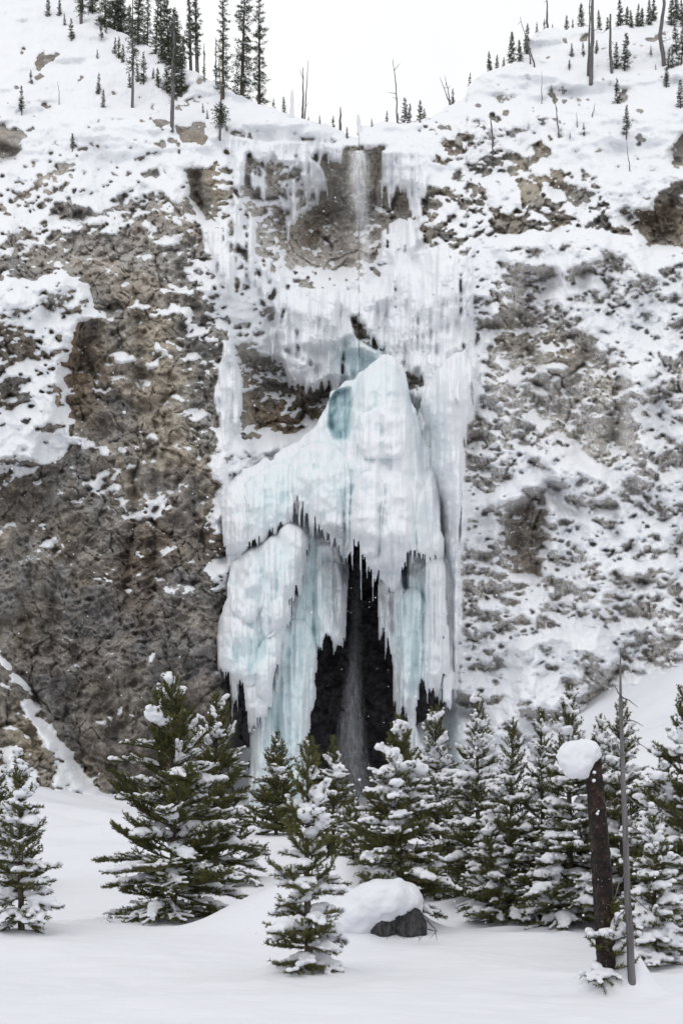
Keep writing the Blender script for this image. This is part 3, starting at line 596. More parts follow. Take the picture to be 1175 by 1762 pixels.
    for amt, r, p, q in DEEP.get(name, ()): Dd += amt * blur(poly(p, u0, v0, w, h).astype(np.float32), r)
    ok = M[:-1, :-1] & M[1:, :-1] & M[:-1, 1:] & M[1:, 1:]
    j, i = np.nonzero(ok); q = j * w + i
    Fq = np.stack([q, q + w, q + w + 1, q + 1], -1)
    used = np.unique(Fq); rm = np.full(w * h, -1, np.int64); rm[used] = np.arange(len(used))
    U, V = X + u0, Y + v0
    C = np.stack([(U - CX) / F_PX * Dd, Dd, EYE + (HZ - V) / F_PX * Dd], -1).reshape(-1, 3)
    # back skin, so that the sheet has a real thickness from any side
    Db = Dd + 0.25 + 1.3 * edge
    Cb = np.stack([(U - CX) / F_PX * Db, Db, EYE + (HZ - V) / F_PX * Db], -1).reshape(-1, 3)
    nF = rm[Fq]; nu = len(used)
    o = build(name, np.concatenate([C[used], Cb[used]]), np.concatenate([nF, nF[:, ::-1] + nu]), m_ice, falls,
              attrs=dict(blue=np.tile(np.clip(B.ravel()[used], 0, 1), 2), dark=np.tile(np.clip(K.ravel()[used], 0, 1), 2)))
    o.matrix_parent_inverse = falls_inv
    return o
bpy.context.view_layer.update(); falls_inv = falls.matrix_world.inverted()
DEEP = {'ice_dome': [(2.2, 2, [(567, 690), (580, 672), (604, 668), (604, 735), (598, 757), (578, 757), (566, 735)], 0),
                     (-0.8, 10, [(606, 700), (625, 650), (665, 640), (700, 670), (715, 740), (722, 1040), (600, 1040), (604, 780)], 0),
                     
                     (-1.3, 9, [(540, 880), (560, 800), (600, 790), (640, 800), (680, 830), (720, 860), (700, 940), (640, 930), (560, 910)], 0)],
        'ice_curtain': [(3.0, 3, [(688, 945), (700, 945), (700, 1014), (694, 1010)], 0)]}
f1 = lambda a, b, c, d: (lambda U, V: a + (V - b) / (c - b) * (d - a))
ice_part('ice_column', [(500, 860), (598, 870), (600, 1000), (592, 1098), (578, 1100), (562, 1092), (549, 1112), (546, 1135), (541, 1150), (543, 1190), (537, 1230), (530, 1270), (530, 1300), (525, 1330), (530, 1410),
                        (418, 1410), (428, 1330), (431, 1250), (429, 1195), (440, 1000)], [[(508, 858), (519, 856), (521, 885), (518, 906), (511, 906)]], 90, f1(88.6, 860, 1400, 85.8), 1.6, 22, 11,
         blue=[(0.45, 12, [(520, 900), (545, 900), (545, 1000), (528, 1010)]), (0.38, 22, [(500, 1000), (570, 1000), (560, 1080), (535, 1200), (520, 1300), (440, 1300), (450, 1200), (490, 1080)]), (0.25, 16, [(430, 1300), (530, 1300), (530, 1400), (425, 1400)])],
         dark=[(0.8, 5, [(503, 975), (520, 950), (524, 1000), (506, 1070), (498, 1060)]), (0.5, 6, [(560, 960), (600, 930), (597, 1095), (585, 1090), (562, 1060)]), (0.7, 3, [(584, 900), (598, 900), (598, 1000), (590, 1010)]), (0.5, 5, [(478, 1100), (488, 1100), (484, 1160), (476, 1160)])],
         lobes=0.75, flute=0.42, seed=101)
ice_part('ice_apron', [(372, 836), (450, 830), (480, 930), (470, 1010), (430, 1040), (392, 1046), (393, 1000), (388, 930), (380, 870)], [], 89, lambda U, V: 87.6 - (V - 836) / 200 * 1.6, 0.4, 12, 6,
         blue=[(0.2, 16, [(400, 850), (450, 850), (450, 1000), (410, 1000)])], lobes=0.5, flute=0.35, seed=91, base=0.05, thick=0.6)
ice_part('ice_curtain', [(655, 930), (765, 935), (771, 1060), (776, 1110), (774, 1165), (760, 1160), (752, 1172), (738, 1180), (724, 1165), (721, 1185), (717, 1250), (730, 1290), (745, 1330), (712, 1340), (706, 1280), (698, 1225), (690, 1215),
                         (688, 1250), (683, 1230), (677, 1160), (674, 1110), (664, 1080), (652, 1035), (650, 1000)], [[(748, 1094), (753, 1094), (752, 1106), (747, 1106)], [(758, 1095), (764, 1095), (767, 1112), (760, 1110)]], 89,
         f1(87.6, 930, 1260, 86.8), 1.6, 16, 24,
         blue=[(0.55, 2, [(689, 945), (700, 945), (700, 1014), (694, 1012)]), (0.40, 10, [(692, 1010), (722, 1010), (724, 1100), (720, 1200), (695, 1200), (684, 1100)]), (0.25, 5, [(716, 950), (730, 950), (726, 1080), (718, 1080)])],
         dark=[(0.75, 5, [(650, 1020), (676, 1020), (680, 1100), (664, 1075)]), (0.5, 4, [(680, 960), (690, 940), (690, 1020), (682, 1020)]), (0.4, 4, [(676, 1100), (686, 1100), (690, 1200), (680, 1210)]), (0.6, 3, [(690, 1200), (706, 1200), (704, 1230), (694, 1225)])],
         lobes=0.6, flute=0.5, seed=131)
ice_part('ice_bulge', [(488, 902), (500, 893), (515, 900), (526, 912), (531, 928), (528, 945), (518, 956), (509, 966), (504, 1000), (498, 1030), (502, 1055), (493, 1085), (484, 1105), (478, 1140), (462, 1180), (450, 1205), (432, 1212), (428, 1190),
                       (415, 1160), (400, 1155), (385, 1150), (372, 1142), (370, 1090), (384, 1060), (391, 1020), (394, 990), (400, 962), (435, 942), (460, 926), (470, 908)], [], 86, f1(86.4, 890, 1200, 84.2), 2.3, 18, 30,
         blue=[(0.22, 20, [(440, 950), (500, 960), (490, 1040), (430, 1040)]), (0.32, 14, [(390, 1090), (470, 1090), (460, 1170), (395, 1150)]), (0.2, 8, [(480, 940), (490, 940), (500, 1000), (490, 1000)])],
         lobes=1.1, flute=0.30, seed=161)
ice_part('ice_dome', [(636, 630), (648, 617), (662, 611), (678, 614), (692, 630), (699, 655), (706, 680), (716, 705), (728, 745), (742, 778), (754, 830), (761, 900), (766, 950), (745, 955), (720, 948), (703, 940), (697, 930), (688, 945), (689, 985), (680, 995), (671, 1012),
                      (662, 1005), (655, 985), (646, 970), (637, 958), (624, 944), (617, 922), (610, 920), (604, 940), (598, 962), (593, 950), (588, 925), (562, 915), (545, 892), (526, 868), (519, 850), (514, 848), (508, 862), (502, 885),
                      (484, 898), (458, 912), (434, 928), (410, 955), (392, 950), (376, 870), (366, 828), (385, 816), (430, 804), (470, 786), (515, 760), (540, 738), (552, 715), (562, 690), (570, 676), (588, 662), (612, 650), (628, 640)], [], 87,
         f1(91.2, 620, 960, 87.2), 3.4, 36, 30,
         blue=[(0.5, 2, [(567, 690), (580, 672), (604, 668), (604, 740), (598, 757), (578, 757), (566, 735)]), (0.32, 16, [(560, 680), (610, 655), (650, 615), (690, 630), (700, 690), (640, 700), (610, 760), (570, 770), (550, 740)]),
               (0.36, 16, [(430, 830), (500, 790), (505, 860), (480, 900), (430, 920), (425, 880)]), (0.25, 24, [(500, 770), (600, 770), (640, 850), (560, 900), (520, 850)]), (0.22, 10, [(700, 880), (735, 860), (735, 950), (705, 940)]),
               (0.18, 8, [(695, 650), (715, 690), (740, 780), (720, 790), (700, 720)])],
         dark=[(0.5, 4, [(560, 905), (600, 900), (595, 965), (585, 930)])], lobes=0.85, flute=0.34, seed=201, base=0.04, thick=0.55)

DS = blur(Dfin, 14)
ice_part('side_curtain', [(712, 720), (735, 665), (770, 612), (800, 600), (815, 640), (803, 720), (793, 800), (788, 900), (782, 1000), (784, 1100), (778, 1178), (764, 1190), (752, 1150), (742, 1000), (725, 850), (715, 760)], [], 88,
         lambda U, V: np.minimum(lookup(DS, U - U0, V - V0) - 0.35, 91.0 - (V - 600) / 600 * 4.8), 0.5, 8, 26, blue=[(0.12, 8, [(735, 700), (760, 700), (765, 900), (745, 900)])], lobes=0.45, flute=0.45, seed=231, base=0.05, thick=0.3)

# falling water: clouds of fine spray, thin and streaky, bowed out from the rock
m_water, nt, b = mat('falling_water'); n = N(nt)
nz = n.noise(n.coord((1, 1, 0.10)), 2.6, 6, 0.7, 0.4); nz2 = n.noise(n.coord((1, 1, 0.5)), 3.2, 5, 0.7)
al = n.math('MULTIPLY', n.attr('dens'), n.math('MULTIPLY', n.mr(nz, 0.32, 0.64, 0.2, 1.0), n.mr(nz2, 0.25, 0.7, 0.4, 1.0)))
b.inputs['Base Color'].default_value = (0.85, 0.87, 0.90, 1); b.inputs['Roughness'].default_value = 0.9
n.link(al, b.inputs['Alpha'])
def plume(name, path, label, d, layers, seed):
    """path: (u, v, half width px, density)"""
    root = empty(name, world_at(path[-1][0], path[-1][1], d))
    tag(root, label, 'waterfall'); bpy.context.view_layer.update(); inv = root.matrix_world.inverted()
    P_ = np.array(path, float); r = np.random.default_rng(seed)
    for L in range(layers):
        vs = np.linspace(P_[0, 1], P_[-1, 1], 90); us = np.interp(vs, P_[:, 1], P_[:, 0]); hw = np.interp(vs, P_[:, 1], P_[:, 2]) * (1 - 0.28 * L)
        de = np.interp(vs, P_[:, 1], P_[:, 3])
        s = np.linspace(-1, 1, 17)
        wob = np.cumsum(r.standard_normal(90)) * 0.12
        U = us[:, None] + hw[:, None] * s + wob[:, None]; V = np.repeat(vs[:, None], 17, 1)
        Dd = d + 0.3 - (1.0 - 0.3 * L) * np.sqrt(1 - s[None, :] ** 2 * 0.98) * np.interp(vs, P_[:, 1], P_[:, 2])[:, None] * 0.05
        C = np.stack([(U - CX) / F_PX * Dd, Dd, EYE + (HZ - V) / F_PX * Dd], -1).reshape(-1, 3)
        ii = np.arange(89)[:, None] * 17 + np.arange(16)[None, :]
        o = build('water_veil', C, np.stack([ii, ii + 17, ii + 18, ii + 1], -1).reshape(-1, 4), m_water, root,
                  attrs=dict(dens=de[:, None] * (1 - np.abs(s[None, :]) ** 1.6) ** 0.8))
        o.matrix_parent_inverse = inv
plume('waterfall', [(617, 259, 9, 0.9), (617, 266, 19, 0.85), (617, 300, 23, 0.62), (618, 340, 22, 0.42), (624, 380, 17, 0.34), (629, 430, 17, 0.38), (630, 485, 14, 0.3)], 'thin misty water spouting over the lip at the top of the falls', min(cliff_d(617, v_) for v_ in range(262, 480, 6)) - 0.4, 2, 5)
plume('waterfall', [(617, 940, 10, 0.10), (615, 1000, 13, 0.24), (612, 1080, 15, 0.30), (608, 1150, 18, 0.55), (605, 1195, 22, 1.1), (603, 1240, 28, 1.25), (601, 1290, 34, 1.2), (602, 1330, 46, 1.0), (606, 1400, 60, 0.6)], 'thin white plume of water falling through the dark cave', cliff_d(612, 1150) - 1.2, 2, 6)
# ------------------------------------------------------------------ snow-covered ground
def vnoise(x, y, s, seed):
    r = np.random.default_rng(seed); G = r.standard_normal((256, 256))
    X = x / s + 90.3; Y = y / s + 70.7; i = np.floor(X).astype(int); j = np.floor(Y).astype(int); fx = X - i; fy = Y - j
    fx = fx * fx * (3 - 2 * fx); fy = fy * fy * (3 - 2 * fy); g = lambda a, b: G[b % 256, a % 256]
    return (g(i, j) * (1 - fx) + g(i + 1, j) * fx) * (1 - fy) + (g(i, j + 1) * (1 - fx) + g(i + 1, j + 1) * fx) * fy
def px_xy(u, d): return ((u - CX) / F_PX * d, d)
HUMPS = []                                          # (x, y, rx, ry, height, power)
def hump(u, d, rx, ry, h, p=1.0): HUMPS.append((*px_xy(u, d), rx, ry, h, p))
hump(640, 22.3, 1.05, 0.85, 0.62, 1.6); hump(485, 23.2, 1.6, 1.8, 0.92, 1.3); hump(575, 22.6, 1.2, 1.5, 0.72)
hump(305, 25.4, 1.7, 1.0, 0.30); hump(60, 22, 4.5, 2.0, 0.18); hump(200, 19, 4.0, 2.5, 0.14); hump(1058, 13.75, 0.36, 0.36, 0.52, 1.0); hump(1095, 13.6, 0.22, 0.3, 0.16)
hump(530, 15.1, 0.55, 0.5, 0.16); hump(505, 14.9, 0.5, 0.4, 0.06); hump(890, 15.5, 3.0, 1.6, 0.10); hump(940, 29, 5, 3, 0.35); hump(700, 12.5, 2.6, 1.4, 0.07)
hump(250, 44, 7, 6, 0.5); hump(60, 55, 8, 8, 0.9); hump(560, 40, 3, 2.5, 0.4); hump(830, 34, 4, 3, 0.4)
hump(390, 34, 2.5, 3, 0.3)
def gz(x, y):
    x = np.asarray(x, float); y = np.asarray(y, float)
    base = np.interp(y, [-30, 0, 27, 33, 40, 50, 60, 72, 84, 120], [0, 0, 0.0, 0.25, 1.0, 2.25, 3.2, 4.3, 5.3, 9.0])
    edge = np.interp(x * 82 / np.clip(y, 30, 200), [-60, -40, -25, -20, -16.7, -10, 2, 9, 12.6, 16.7, 20.1, 24.4, 40, 70], [22, 14, 8.2, 6.5, 5.7, 5.2, 5.2, 6.0, 9.2, 12.0, 13.9, 16.6, 26, 40])
    k = np.clip((y - 42) / 40, 0, 1.35)
    z = base + (edge - 5.3) * k ** 1.7
    z = z + 0.16 * vnoise(x, y, 6.0, 1) * np.clip(y / 25, 0.3, 1.6) + 0.05 * vnoise(x, y, 2.2, 2) + 0.020 * vnoise(x, y * 1.7, 0.9, 3) + 0.007 * vnoise(x, y * 1.5, 0.3, 5) + 0.10 * vnoise(x, y * 2.2, 4.5, 4) * np.clip((y - 10) / 20, 0, 2)
    for hx, hy, rx, ry, h, p in HUMPS:
        q = ((x - hx) / rx) ** 2 + ((y - hy) / ry) ** 2
        z = z + h * np.exp(-q ** p)
    return z
def stand(u, v, lo=9, hi=84):
    """where the line of sight through (u, v) first meets the snow"""
    d = np.linspace(lo, hi, 3000); x = (u - CX) / F_PX * d
    z = gz(x, d); vp = HZ + (EYE - z) / d * F_PX
    k = np.argmax(vp <= v) if (vp <= v).any() else len(d) - 1
    return float(x[k]), float(d[k]), float(z[k])
FT = [
 (300, 1165, 1580, 285, dict(snow=0.74, dense=1.15, slim=0.62), 'big dark bushy pine left of centre with lightly snowed wide lower boughs'),
 (372, 1188, 1530, 200, dict(snow=0.62), 'pine half hidden behind the right side of the big bushy pine'),
 (38, 1296, 1600, 120, dict(snow=0.66), 'snow-laden pine standing near the left edge'),
 (-6, 1285, 1540, 110, dict(snow=0.5), 'pine cut by the left edge of the picture, behind the snow-laden one'),
 (475, 1262, 1436, 118, dict(snow=0.35), 'slim pine with a bare thin leader in front of the blue ice column'),
 (530, 1288, 1668, 142, dict(snow=0.58, bare=0.04, slim=0.5, sag=2, gapf=1.15, dense=1.0), 'lone small pine in the open foreground, closest pine to the camera'),
 (574, 1268, 1470, 105, dict(snow=0.5), 'small pine in front of the dark cave, just right of the lone foreground pine'),
 (608, 1368, 1480, 70, dict(snow=0.4), 'smallest pine at the foot of the dark cave'),
 (690, 1238, 1560, 190, dict(snow=0.6, balls=((0.80, -0.10, 0.13), (0.47, -0.05, 0.17))), 'pine with two round snowballs caught on it, behind the snow-capped stump'),
 (752, 1215, 1548, 170, dict(snow=0.72), 'snow-plastered pine just right of the pine with the snowballs'),
 (822, 1200, 1560, 150, dict(snow=0.65), 'tall pine in front of the frosted rock, left of the dense pine clump'),
 (845, 1395, 1588, 105, dict(snow=0.72), 'low young pine at the front edge of the dense pine clump'),
 (882, 1236, 1582, 120, dict(snow=0.6), 'narrow pine with a snow knob on its tip inside the dense clump'),
 (932, 1222, 1584, 120, dict(snow=0.6), 'pine in the dense clump left of the stump snow cap'),
 (980, 1180, 1592, 170, dict(snow=0.72), 'tallest pine of the clump, directly behind the snow cap of the burned trunk'),
 (1036, 1232, 1580, 120, dict(snow=0.55), 'pine mostly hidden behind the burned trunk'),
 (1072, 1205, 1600, 170, dict(snow=0.5), 'pine rising behind the thin grey dead trunk'),
 (1125, 1390, 1662, 120, dict(snow=0.66), 'low pine right of the thin grey dead trunk near the lower right'),
 (1186, 1175, 1640, 260, dict(snow=0.6), 'large pine cut by the right edge of the picture'),
 (1050, 1560, 1672, 80, dict(snow=0.3), 'tiny pine sprouting behind the foot of the burned trunk'),
 (655, 1330, 1500, 90, dict(snow=0.6), 'small pine between the dark cave and the pine with the snowballs'),
 (790, 1330, 1530, 110, dict(snow=0.6), 'short pine filling the gap left of the dense clump'),
 (1140, 1290, 1600, 120, dict(snow=0.6), 'mid-sized pine between the thin grey dead trunk and the right edge'),
]
for (u, vt, vb, wpx, opt, lab) in FT:               # wells round the trunks and low heaps of shed snow
    if wpx < 95: continue
    x, y, z = stand(u, vb); w = wpx / F_PX * y
    HUMPS.append((x, y - 0.02, w * 0.30, w * 0.26, -0.13, 1.0)); HUMPS.append((x, y, w * 0.62, w * 0.55, 0.10, 1.6))
_r = np.random.default_rng(12)
for _ in range(130):
    u = _r.uniform(-60, 1240); y = _r.uniform(11, 34); s_ = _r.uniform(0.05, 0.22)
    HUMPS.append((*px_xy(u, y), s_ * _r.uniform(.8, 2), s_, _r.choice([-1, 1]) * s_ * _r.uniform(.10, .28), 1.0))
ys = np.concatenate([[-30, -15, -6, 0], np.geomspace(3, 102, 620)]); ss = np.linspace(-1, 1, 620)
YG = np.repeat(ys[:, None], 620, 1); XG = ss[None, :] * (9 + 0.72 * np.abs(YG)); ZG = gz(XG, YG)
ii = np.arange(len(ys) - 1)[:, None] * 620 + np.arange(619)[None, :]
ground = build('snow_ground', np.stack([XG, YG, ZG], -1).reshape(-1, 3), np.stack([ii, ii + 1, ii + 621, ii + 620], -1).reshape(-1, 4), m_snow)
tag(ground, 'deep smooth snow rising in drifts towards the foot of the cliff', kind='structure')
# ------------------------------------------------------------------ conifers
def needles(G, P0, P1, r, per_m, nl, nw, lean=0.75, up=0.15):
    """brush of needles along segments P0->P1"""
    P0 = np.asarray(P0); P1 = np.asarray(P1)
    if not len(P0): return
    seg = P1 - P0; Ls = np.linalg.norm(seg, axis=1) + 1e-6
    cnt = np.maximum(1, (Ls * per_m).astype(int)); k = np.repeat(np.arange(len(P0)), cnt); m = len(k)
    t = r.random(m)[:, None]; p = P0[k] + seg[k] * t; T = seg[k] / Ls[k][:, None]
    q = r.standard_normal((m, 3)); q -= (q * T).sum(1, keepdims=True) * T; q /= np.linalg.norm(q, axis=1, keepdims=True) + 1e-6
    d = T * lean + q; d[:, 2] += up; d /= np.linalg.norm(d, axis=1, keepdims=True)
    ln = nl * (0.7 + 0.6 * r.random(m))[:, None]
    s = np.cross(d, r.standard_normal((m, 3))); s /= np.linalg.norm(s, axis=1, keepdims=True) + 1e-6
    w = nw * 0.5
    V = np.stack([p - s * w, p + s * w, p + d * ln], 1).reshape(-1, 3)
    G.add(V, np.arange(m * 3).reshape(-1, 3))
def blob(G, p, rx, rz, r, k=1, jit=0.12):
    V, Fc_ = ico(k); G.add(V * np.array([rx, rx, rz]) * (1 + jit * r.standard_normal((len(V), 1))) + p, Fc_)
def pine(name, H, W, seed, snow=0.7, lod=1.0, dense=1.0, bare=0.05, skirt=1.0, sag=0.0, balls=(), slim=0.72, gapf=1.0):
    r = np.random.default_rng(seed)
    root = empty(name)
    tr = Geo(); zz = np.linspace(-0.25, H, 14); bx = np.cumsum(r.standard_normal(14)) * 0.006 * H / 3; by = np.cumsum(r.standard_normal(14)) * 0.006 * H / 3
    tr.tube(np.stack([bx, by, zz], 1), (0.014 * H + 0.012) * np.clip(1 - zz / H, 0, 1.1) ** 0.9 + 0.006, 8, 0.06, r)
    A0, A1, B0, B1 = [], [], [], []; sn = Geo(); tw = Geo()
    z = H * bare + 0.05; sp = max(0.17, H * 0.047) * gapf
    cx = lambda z_: np.array([np.interp(z_, zz, bx), np.interp(z_, zz, by), z_])
    while z < H * 0.975:
        t = z / H; nb = r.integers(4, 7) if t < 0.85 else r.integers(3, 5); az0 = r.random() * 6.28
        for b_ in range(nb):
            az = az0 + b_ * 6.283 / nb + r.normal(0, 0.22)
            L = W * (1 - t) ** slim * r.uniform(0.68, 1.18) * (0.72 + 0.28 * min(1, t / 0.12) * 1.0) * (skirt if t < 0.3 else 1) + 0.05
            load = r.random() < min(0.93, snow * 1.03) * (1 if t < 0.78 else 0.6)
            e0 = math.radians(np.interp(t, [0, 0.3, 0.75, 1], [-6, 16, 38, 60]) + r.normal(0, 7) - (14 if load else 0) - sag)
            e1 = e0 + math.radians(28 - (34 if load and t < .7 else 0))
            m = 7; s = np.linspace(0, 1, m); el = e0 + (e1 - e0) * s
            step = L / (m - 1); hx = np.cumsum(np.r_[0, np.cos(el[:-1]) * step]); hz = np.cumsum(np.r_[0, np.sin(el[:-1]) * step])
            azs = az + np.cumsum(r.normal(0, 0.05, m)); c = cx(z + r.normal(0, 0.02))
            P = c + np.stack([np.cos(azs) * hx, np.sin(azs) * hx, hz], 1)
            tw.tube(P, np.linspace(0.007 + 0.010 * L, 0.003, m), 4, caps=False)
            for i in range(1, m - 1): A0.append(P[i]); A1.append(P[i + 1])
            nt_ = max(2, int(L / 0.115)); pads = []
            for q in np.linspace(0.16, 0.93, nt_):
                for sd_ in (-1, 1):
                    if r.random() < 0.12: continue
                    p = np.array([np.interp(q, s, P[:, k]) for k in range(3)])
                    a = az + sd_ * r.uniform(0.55, 1.05); tl = min(0.62, (0.52 * (1 - q) * L + 0.11) * r.uniform(0.7, 1.2))
                    ee = np.interp(q, s, el) + r.normal(0.12, 0.16)
                    d = np.array([math.cos(a) * math.cos(ee), math.sin(a) * math.cos(ee), math.sin(ee)])
                    mid_ = p + d * tl * 0.55; d2 = d + np.array([math.cos(az), math.sin(az), 0.35]) * 0.35; d2 /= np.linalg.norm(d2); e = mid_ + d2 * tl * 0.45
                    A0 += [p, mid_]; A1 += [mid_, e]
                    if tl > 0.28:
                        for sd2 in (-1, 1):
                            a2 = a + sd2 * 0.8; dd = np.array([math.cos(a2), math.sin(a2), math.sin(ee) + .2]); B = p + d * tl * 0.4; A0.append(B); A1.append(B + dd / np.linalg.norm(dd) * tl * 0.42)
                    if load and r.random() < 0.42: pads.append((p, e, tl))
            if load:
                r0 = r.uniform(0.052, 0.118) * (0.65 + 0.35 * min(L, 1.4)) * (1.25 if r.random() < .25 else 1)
                a_, b__ = r.uniform(0.08, 0.3), r.uniform(0.7, 1.0); k_ = max(3, int(L * (b__ - a_) / (r0 * 0.62)))
                g0 = r.uniform(0.2, 0.9)
                for q in np.linspace(a_, b__, k_):
                    if abs(q - g0) < 0.09: continue
                    p = np.array([np.interp(q, s, P[:, k]) for k in range(3)]); rr_ = r0 * (0.45 + 0.75 * math.sin(math.pi * (0.15 + 0.75 * (q - a_) / (b__ - a_)))) * r.uniform(0.75, 1.25)
                    p[:2] += r.normal(0, 0.3 * rr_, 2); p[2] += rr_ * 0.62 + 0.012
                    blob(sn, p, rr_ * 1.15, rr_ * 0.78, r)
                for p, e, tl in pads:
                    k_ = max(2, int(tl / 0.055)); rr0 = r.uniform(0.032, 0.055)
                    for q in np.linspace(0.15, 0.95, k_): blob(sn, p + (e - p) * q + np.array([0, 0, rr0 * 0.8]), rr0 * 1.1, rr0 * 0.75, r, 0 if lod > 1.3 else 1)
        z += sp * r.uniform(0.75, 1.2)
    top_ = cx(H); A0.append(cx(H * 0.9)); A1.append(top_ + np.array([0, 0, 0.03]))
    for t, off, rr_ in balls:
        for _ in range(7): blob(sn, cx(t * H) + np.array([off, -0.18, 0]) + r.normal(0, rr_ * 0.35, 3), rr_ * 0.8, rr_ * 0.7, r)
    nd = Geo(); A0 = np.array(A0); A1 = np.array(A1)
    needles(nd, A0, A1, r, 235 / lod ** 1.3 * dense, 0.052 * lod ** 0.35, 0.0120 * lod)
    tr.build('trunk', m_bark, root)
    cr = nd.build('crown', m_needle, root, smooth=False)
    tw.build('branches', m_bark, cr)
    if sn.n: remeshed(sn, 'snow_load', m_snow, 0.020 * lod ** 0.6, root, 2, 0.02)
    return root
# the pines in the foreground: (u, v top, v base, width px, options, label)
for i, (u, vt, vb, wpx, opt, lab) in enumerate(FT):
    x, y, z = stand(u, vb); H = (vb - vt) / F_PX * y + 0.05; W = wpx / 2 / F_PX * y * 1.12
    o = pine('pine_tree', H, W, 400 + i, lod=max(1.0, y / 17), **opt)
    o.location = (x, y, z - 0.04); tag(o, lab, 'pine tree', 'snowy young pines in front of the cliff')

# far conifers on the rim: a few kinds, then copies
def spire(name, H, W, seed, mat_, droop=-12, gap=0.0, bare=0.03, snow=0.3, nd_scale=1.0):
    r = np.random.default_rng(seed); root = empty(name)
    tr = Geo(); zz = np.linspace(-0.6, H, 10); tr.tube(np.stack([np.cumsum(r.normal(0, .01, 10)), np.cumsum(r.normal(0, .01, 10)), zz], 1), (0.010 * H + 0.04) * np.clip(1 - zz / H, 0.05, 1.1), 6)
    A0, A1 = [], []; sn = Geo(); z = H * bare; sp = max(0.16, H * 0.024)
    while z < H * 0.985:
        t = z / H; g = 1 - gap * (0.5 + 0.5 * math.sin(z * 2.3 / sp * 0.16 + seed))
        for b_ in range(r.integers(4, 7)):
            if r.random() < 0.12: continue
            az = r.random() * 6.283; L = (W * (1 - t) ** 0.62 * r.uniform(0.5, 1.15) + 0.06) * g
            e = math.radians(droop + 40 * t ** 2 + r.normal(0, 9)); c = np.array([0, 0, z])
            d = np.array([math.cos(az) * math.cos(e), math.sin(az) * math.cos(e), math.sin(e)]); p1 = c + d * L * 0.6; p2 = p1 + (d + np.array([0, 0, .28])) * L * 0.4
            A0 += [c, p1]; A1 += [p1, p2]
            for q in np.arange(0.3, 0.95, 0.22):
                for s_ in (-1, 1):
                    a = az + s_ * 0.85; pp = c + (p2 - c) * q; A0.append(pp); A1.append(pp + np.array([math.cos(a), math.sin(a), math.sin(e) - .05]) * L * 0.38 * (1.1 - q))
            if r.random() < snow * 0.6:
                rr_ = r.uniform(0.06, 0.14) * min(1, .4 + L * .5); blob(sn, c + (p2 - c) * r.uniform(.4, .8) + np.array([0, 0, rr_ * .5]), rr_ * 1.5, rr_ * .6, r)
        z += sp * r.uniform(0.7, 1.3)
    nd = Geo(); k = nd_scale
    needles(nd, A0, A1, r, 26 / k, 0.17 * k, 0.055 * k, 0.8, -0.05)
    tr.build('trunk', m_grey if gap > .3 else m_bark, root); nd.build('crown', mat_, root, smooth=False)
    if sn.n: sn.build('snow_load', m_snow, root)
    return root
KINDS_ = {'tall': [(spire('spruce_tree', 15.0, 1.6, 900 + i, m_far, gap=0.3, snow=0.9), 15.0) for i in range(3)],
          'thin': [(spire('spruce_tree', 13.0, 0.85, 910 + i, m_far, gap=0.55, bare=0.12, snow=0.3), 13.0) for i in range(2)],
          'full': [(spire('spruce_tree', 8.0, 1.5, 920 + i, m_far, snow=0.25), 8.0) for i in range(3)],
          'small': [(spire('spruce_sapling', 3.4, 0.62, 930 + i, m_far, droop=8, snow=0.3, nd_scale=0.62), 3.4) for i in range(4)],
          'white': [(spire('spruce_sapling', 3.0, 0.7, 940, m_far, snow=2.2, nd_scale=0.6), 3.0)]}
used_ = {}
ORD = ['first', 'second', 'third', 'fourth', 'fifth', 'sixth', 'seventh', 'eighth', 'ninth', 'tenth', 'eleventh', 'twelfth', 'thirteenth', 'fourteenth', 'fifteenth', 'sixteenth', 'seventeenth', 'eighteenth', 'nineteenth', 'twentieth',
       'twenty-first', 'twenty-second', 'twenty-third', 'twenty-fourth', 'twenty-fifth', 'twenty-sixth']
def far_tree(kind, u, vt, vb, label, group, beyond=0.0, rnd=random.Random(4)):
    lst = KINDS_[kind]; k = used_.get(kind, 0); used_[kind] = k + 1
    src, H0 = lst[k % len(lst)]
    sv = float(sky_v(u)); d = cliff_d(u, max(vb, sv + 3)) + (2.5 if vb < sv + 4 else -0.1)
    s = (vb - vt) / F_PX * d / H0
    if k < len(lst): o = src
    else:
        o = src.copy(); sc.collection.objects.link(o)
        for ch in src.children:
            c_ = ch.copy(); sc.collection.objects.link(c_); c_.parent = o
    x, y, z = world_at(u, vb, d); o.location = (x, y, z - 0.15); o.rotation_euler = (rnd.gauss(0, 0.03), rnd.gauss(0, 0.03), rnd.random() * 6.28)
    ws = rnd.uniform(0.85, 1.15); o.scale = (s * ws, s * ws, s)
    tag(o, label, o.name.split('.')[0].split('_')[0] + (' sapling' if 'sapling' in o.name else ' tree'), group)
def row(lst, text, group):
    lst = sorted(lst, key=lambda q: q[1])
    for i, (k, u, vt, vb) in enumerate(lst): far_tree(k, u, vt, vb, text % (ORD[i] + ' from the left'), group)
row([('small', 83, -10, 27), ('small', 103, -4, 26), ('small', 112, 20, 43), ('small', 123, 30, 66), ('small', 175, 38, 62), ('small', 183, 30, 56), ('small', 198, 62, 92), ('small', 205, 60, 100), ('small', 212, 74, 107), ('small', 54, 118, 143), ('small', 38, 145, 188),
     ('small', 170, 122, 160), ('small', 178, 152, 184), ('small', 248, 88, 142), ('small', 237, 106, 140), ('small', 224, 122, 150), ('small', 264, 115, 135), ('small', 273, 113, 150), ('small', 168, 82, 100), ('small', 125, 226, 254),
     ('small', 313, 85, 165), ('small', 303, 100, 162), ('small', 350, 174, 192), ('small', 357, 186, 203), ('small', 288, 100, 158)], 'short sapling on the open left snow slope, %s', 'saplings on the left snow slope')
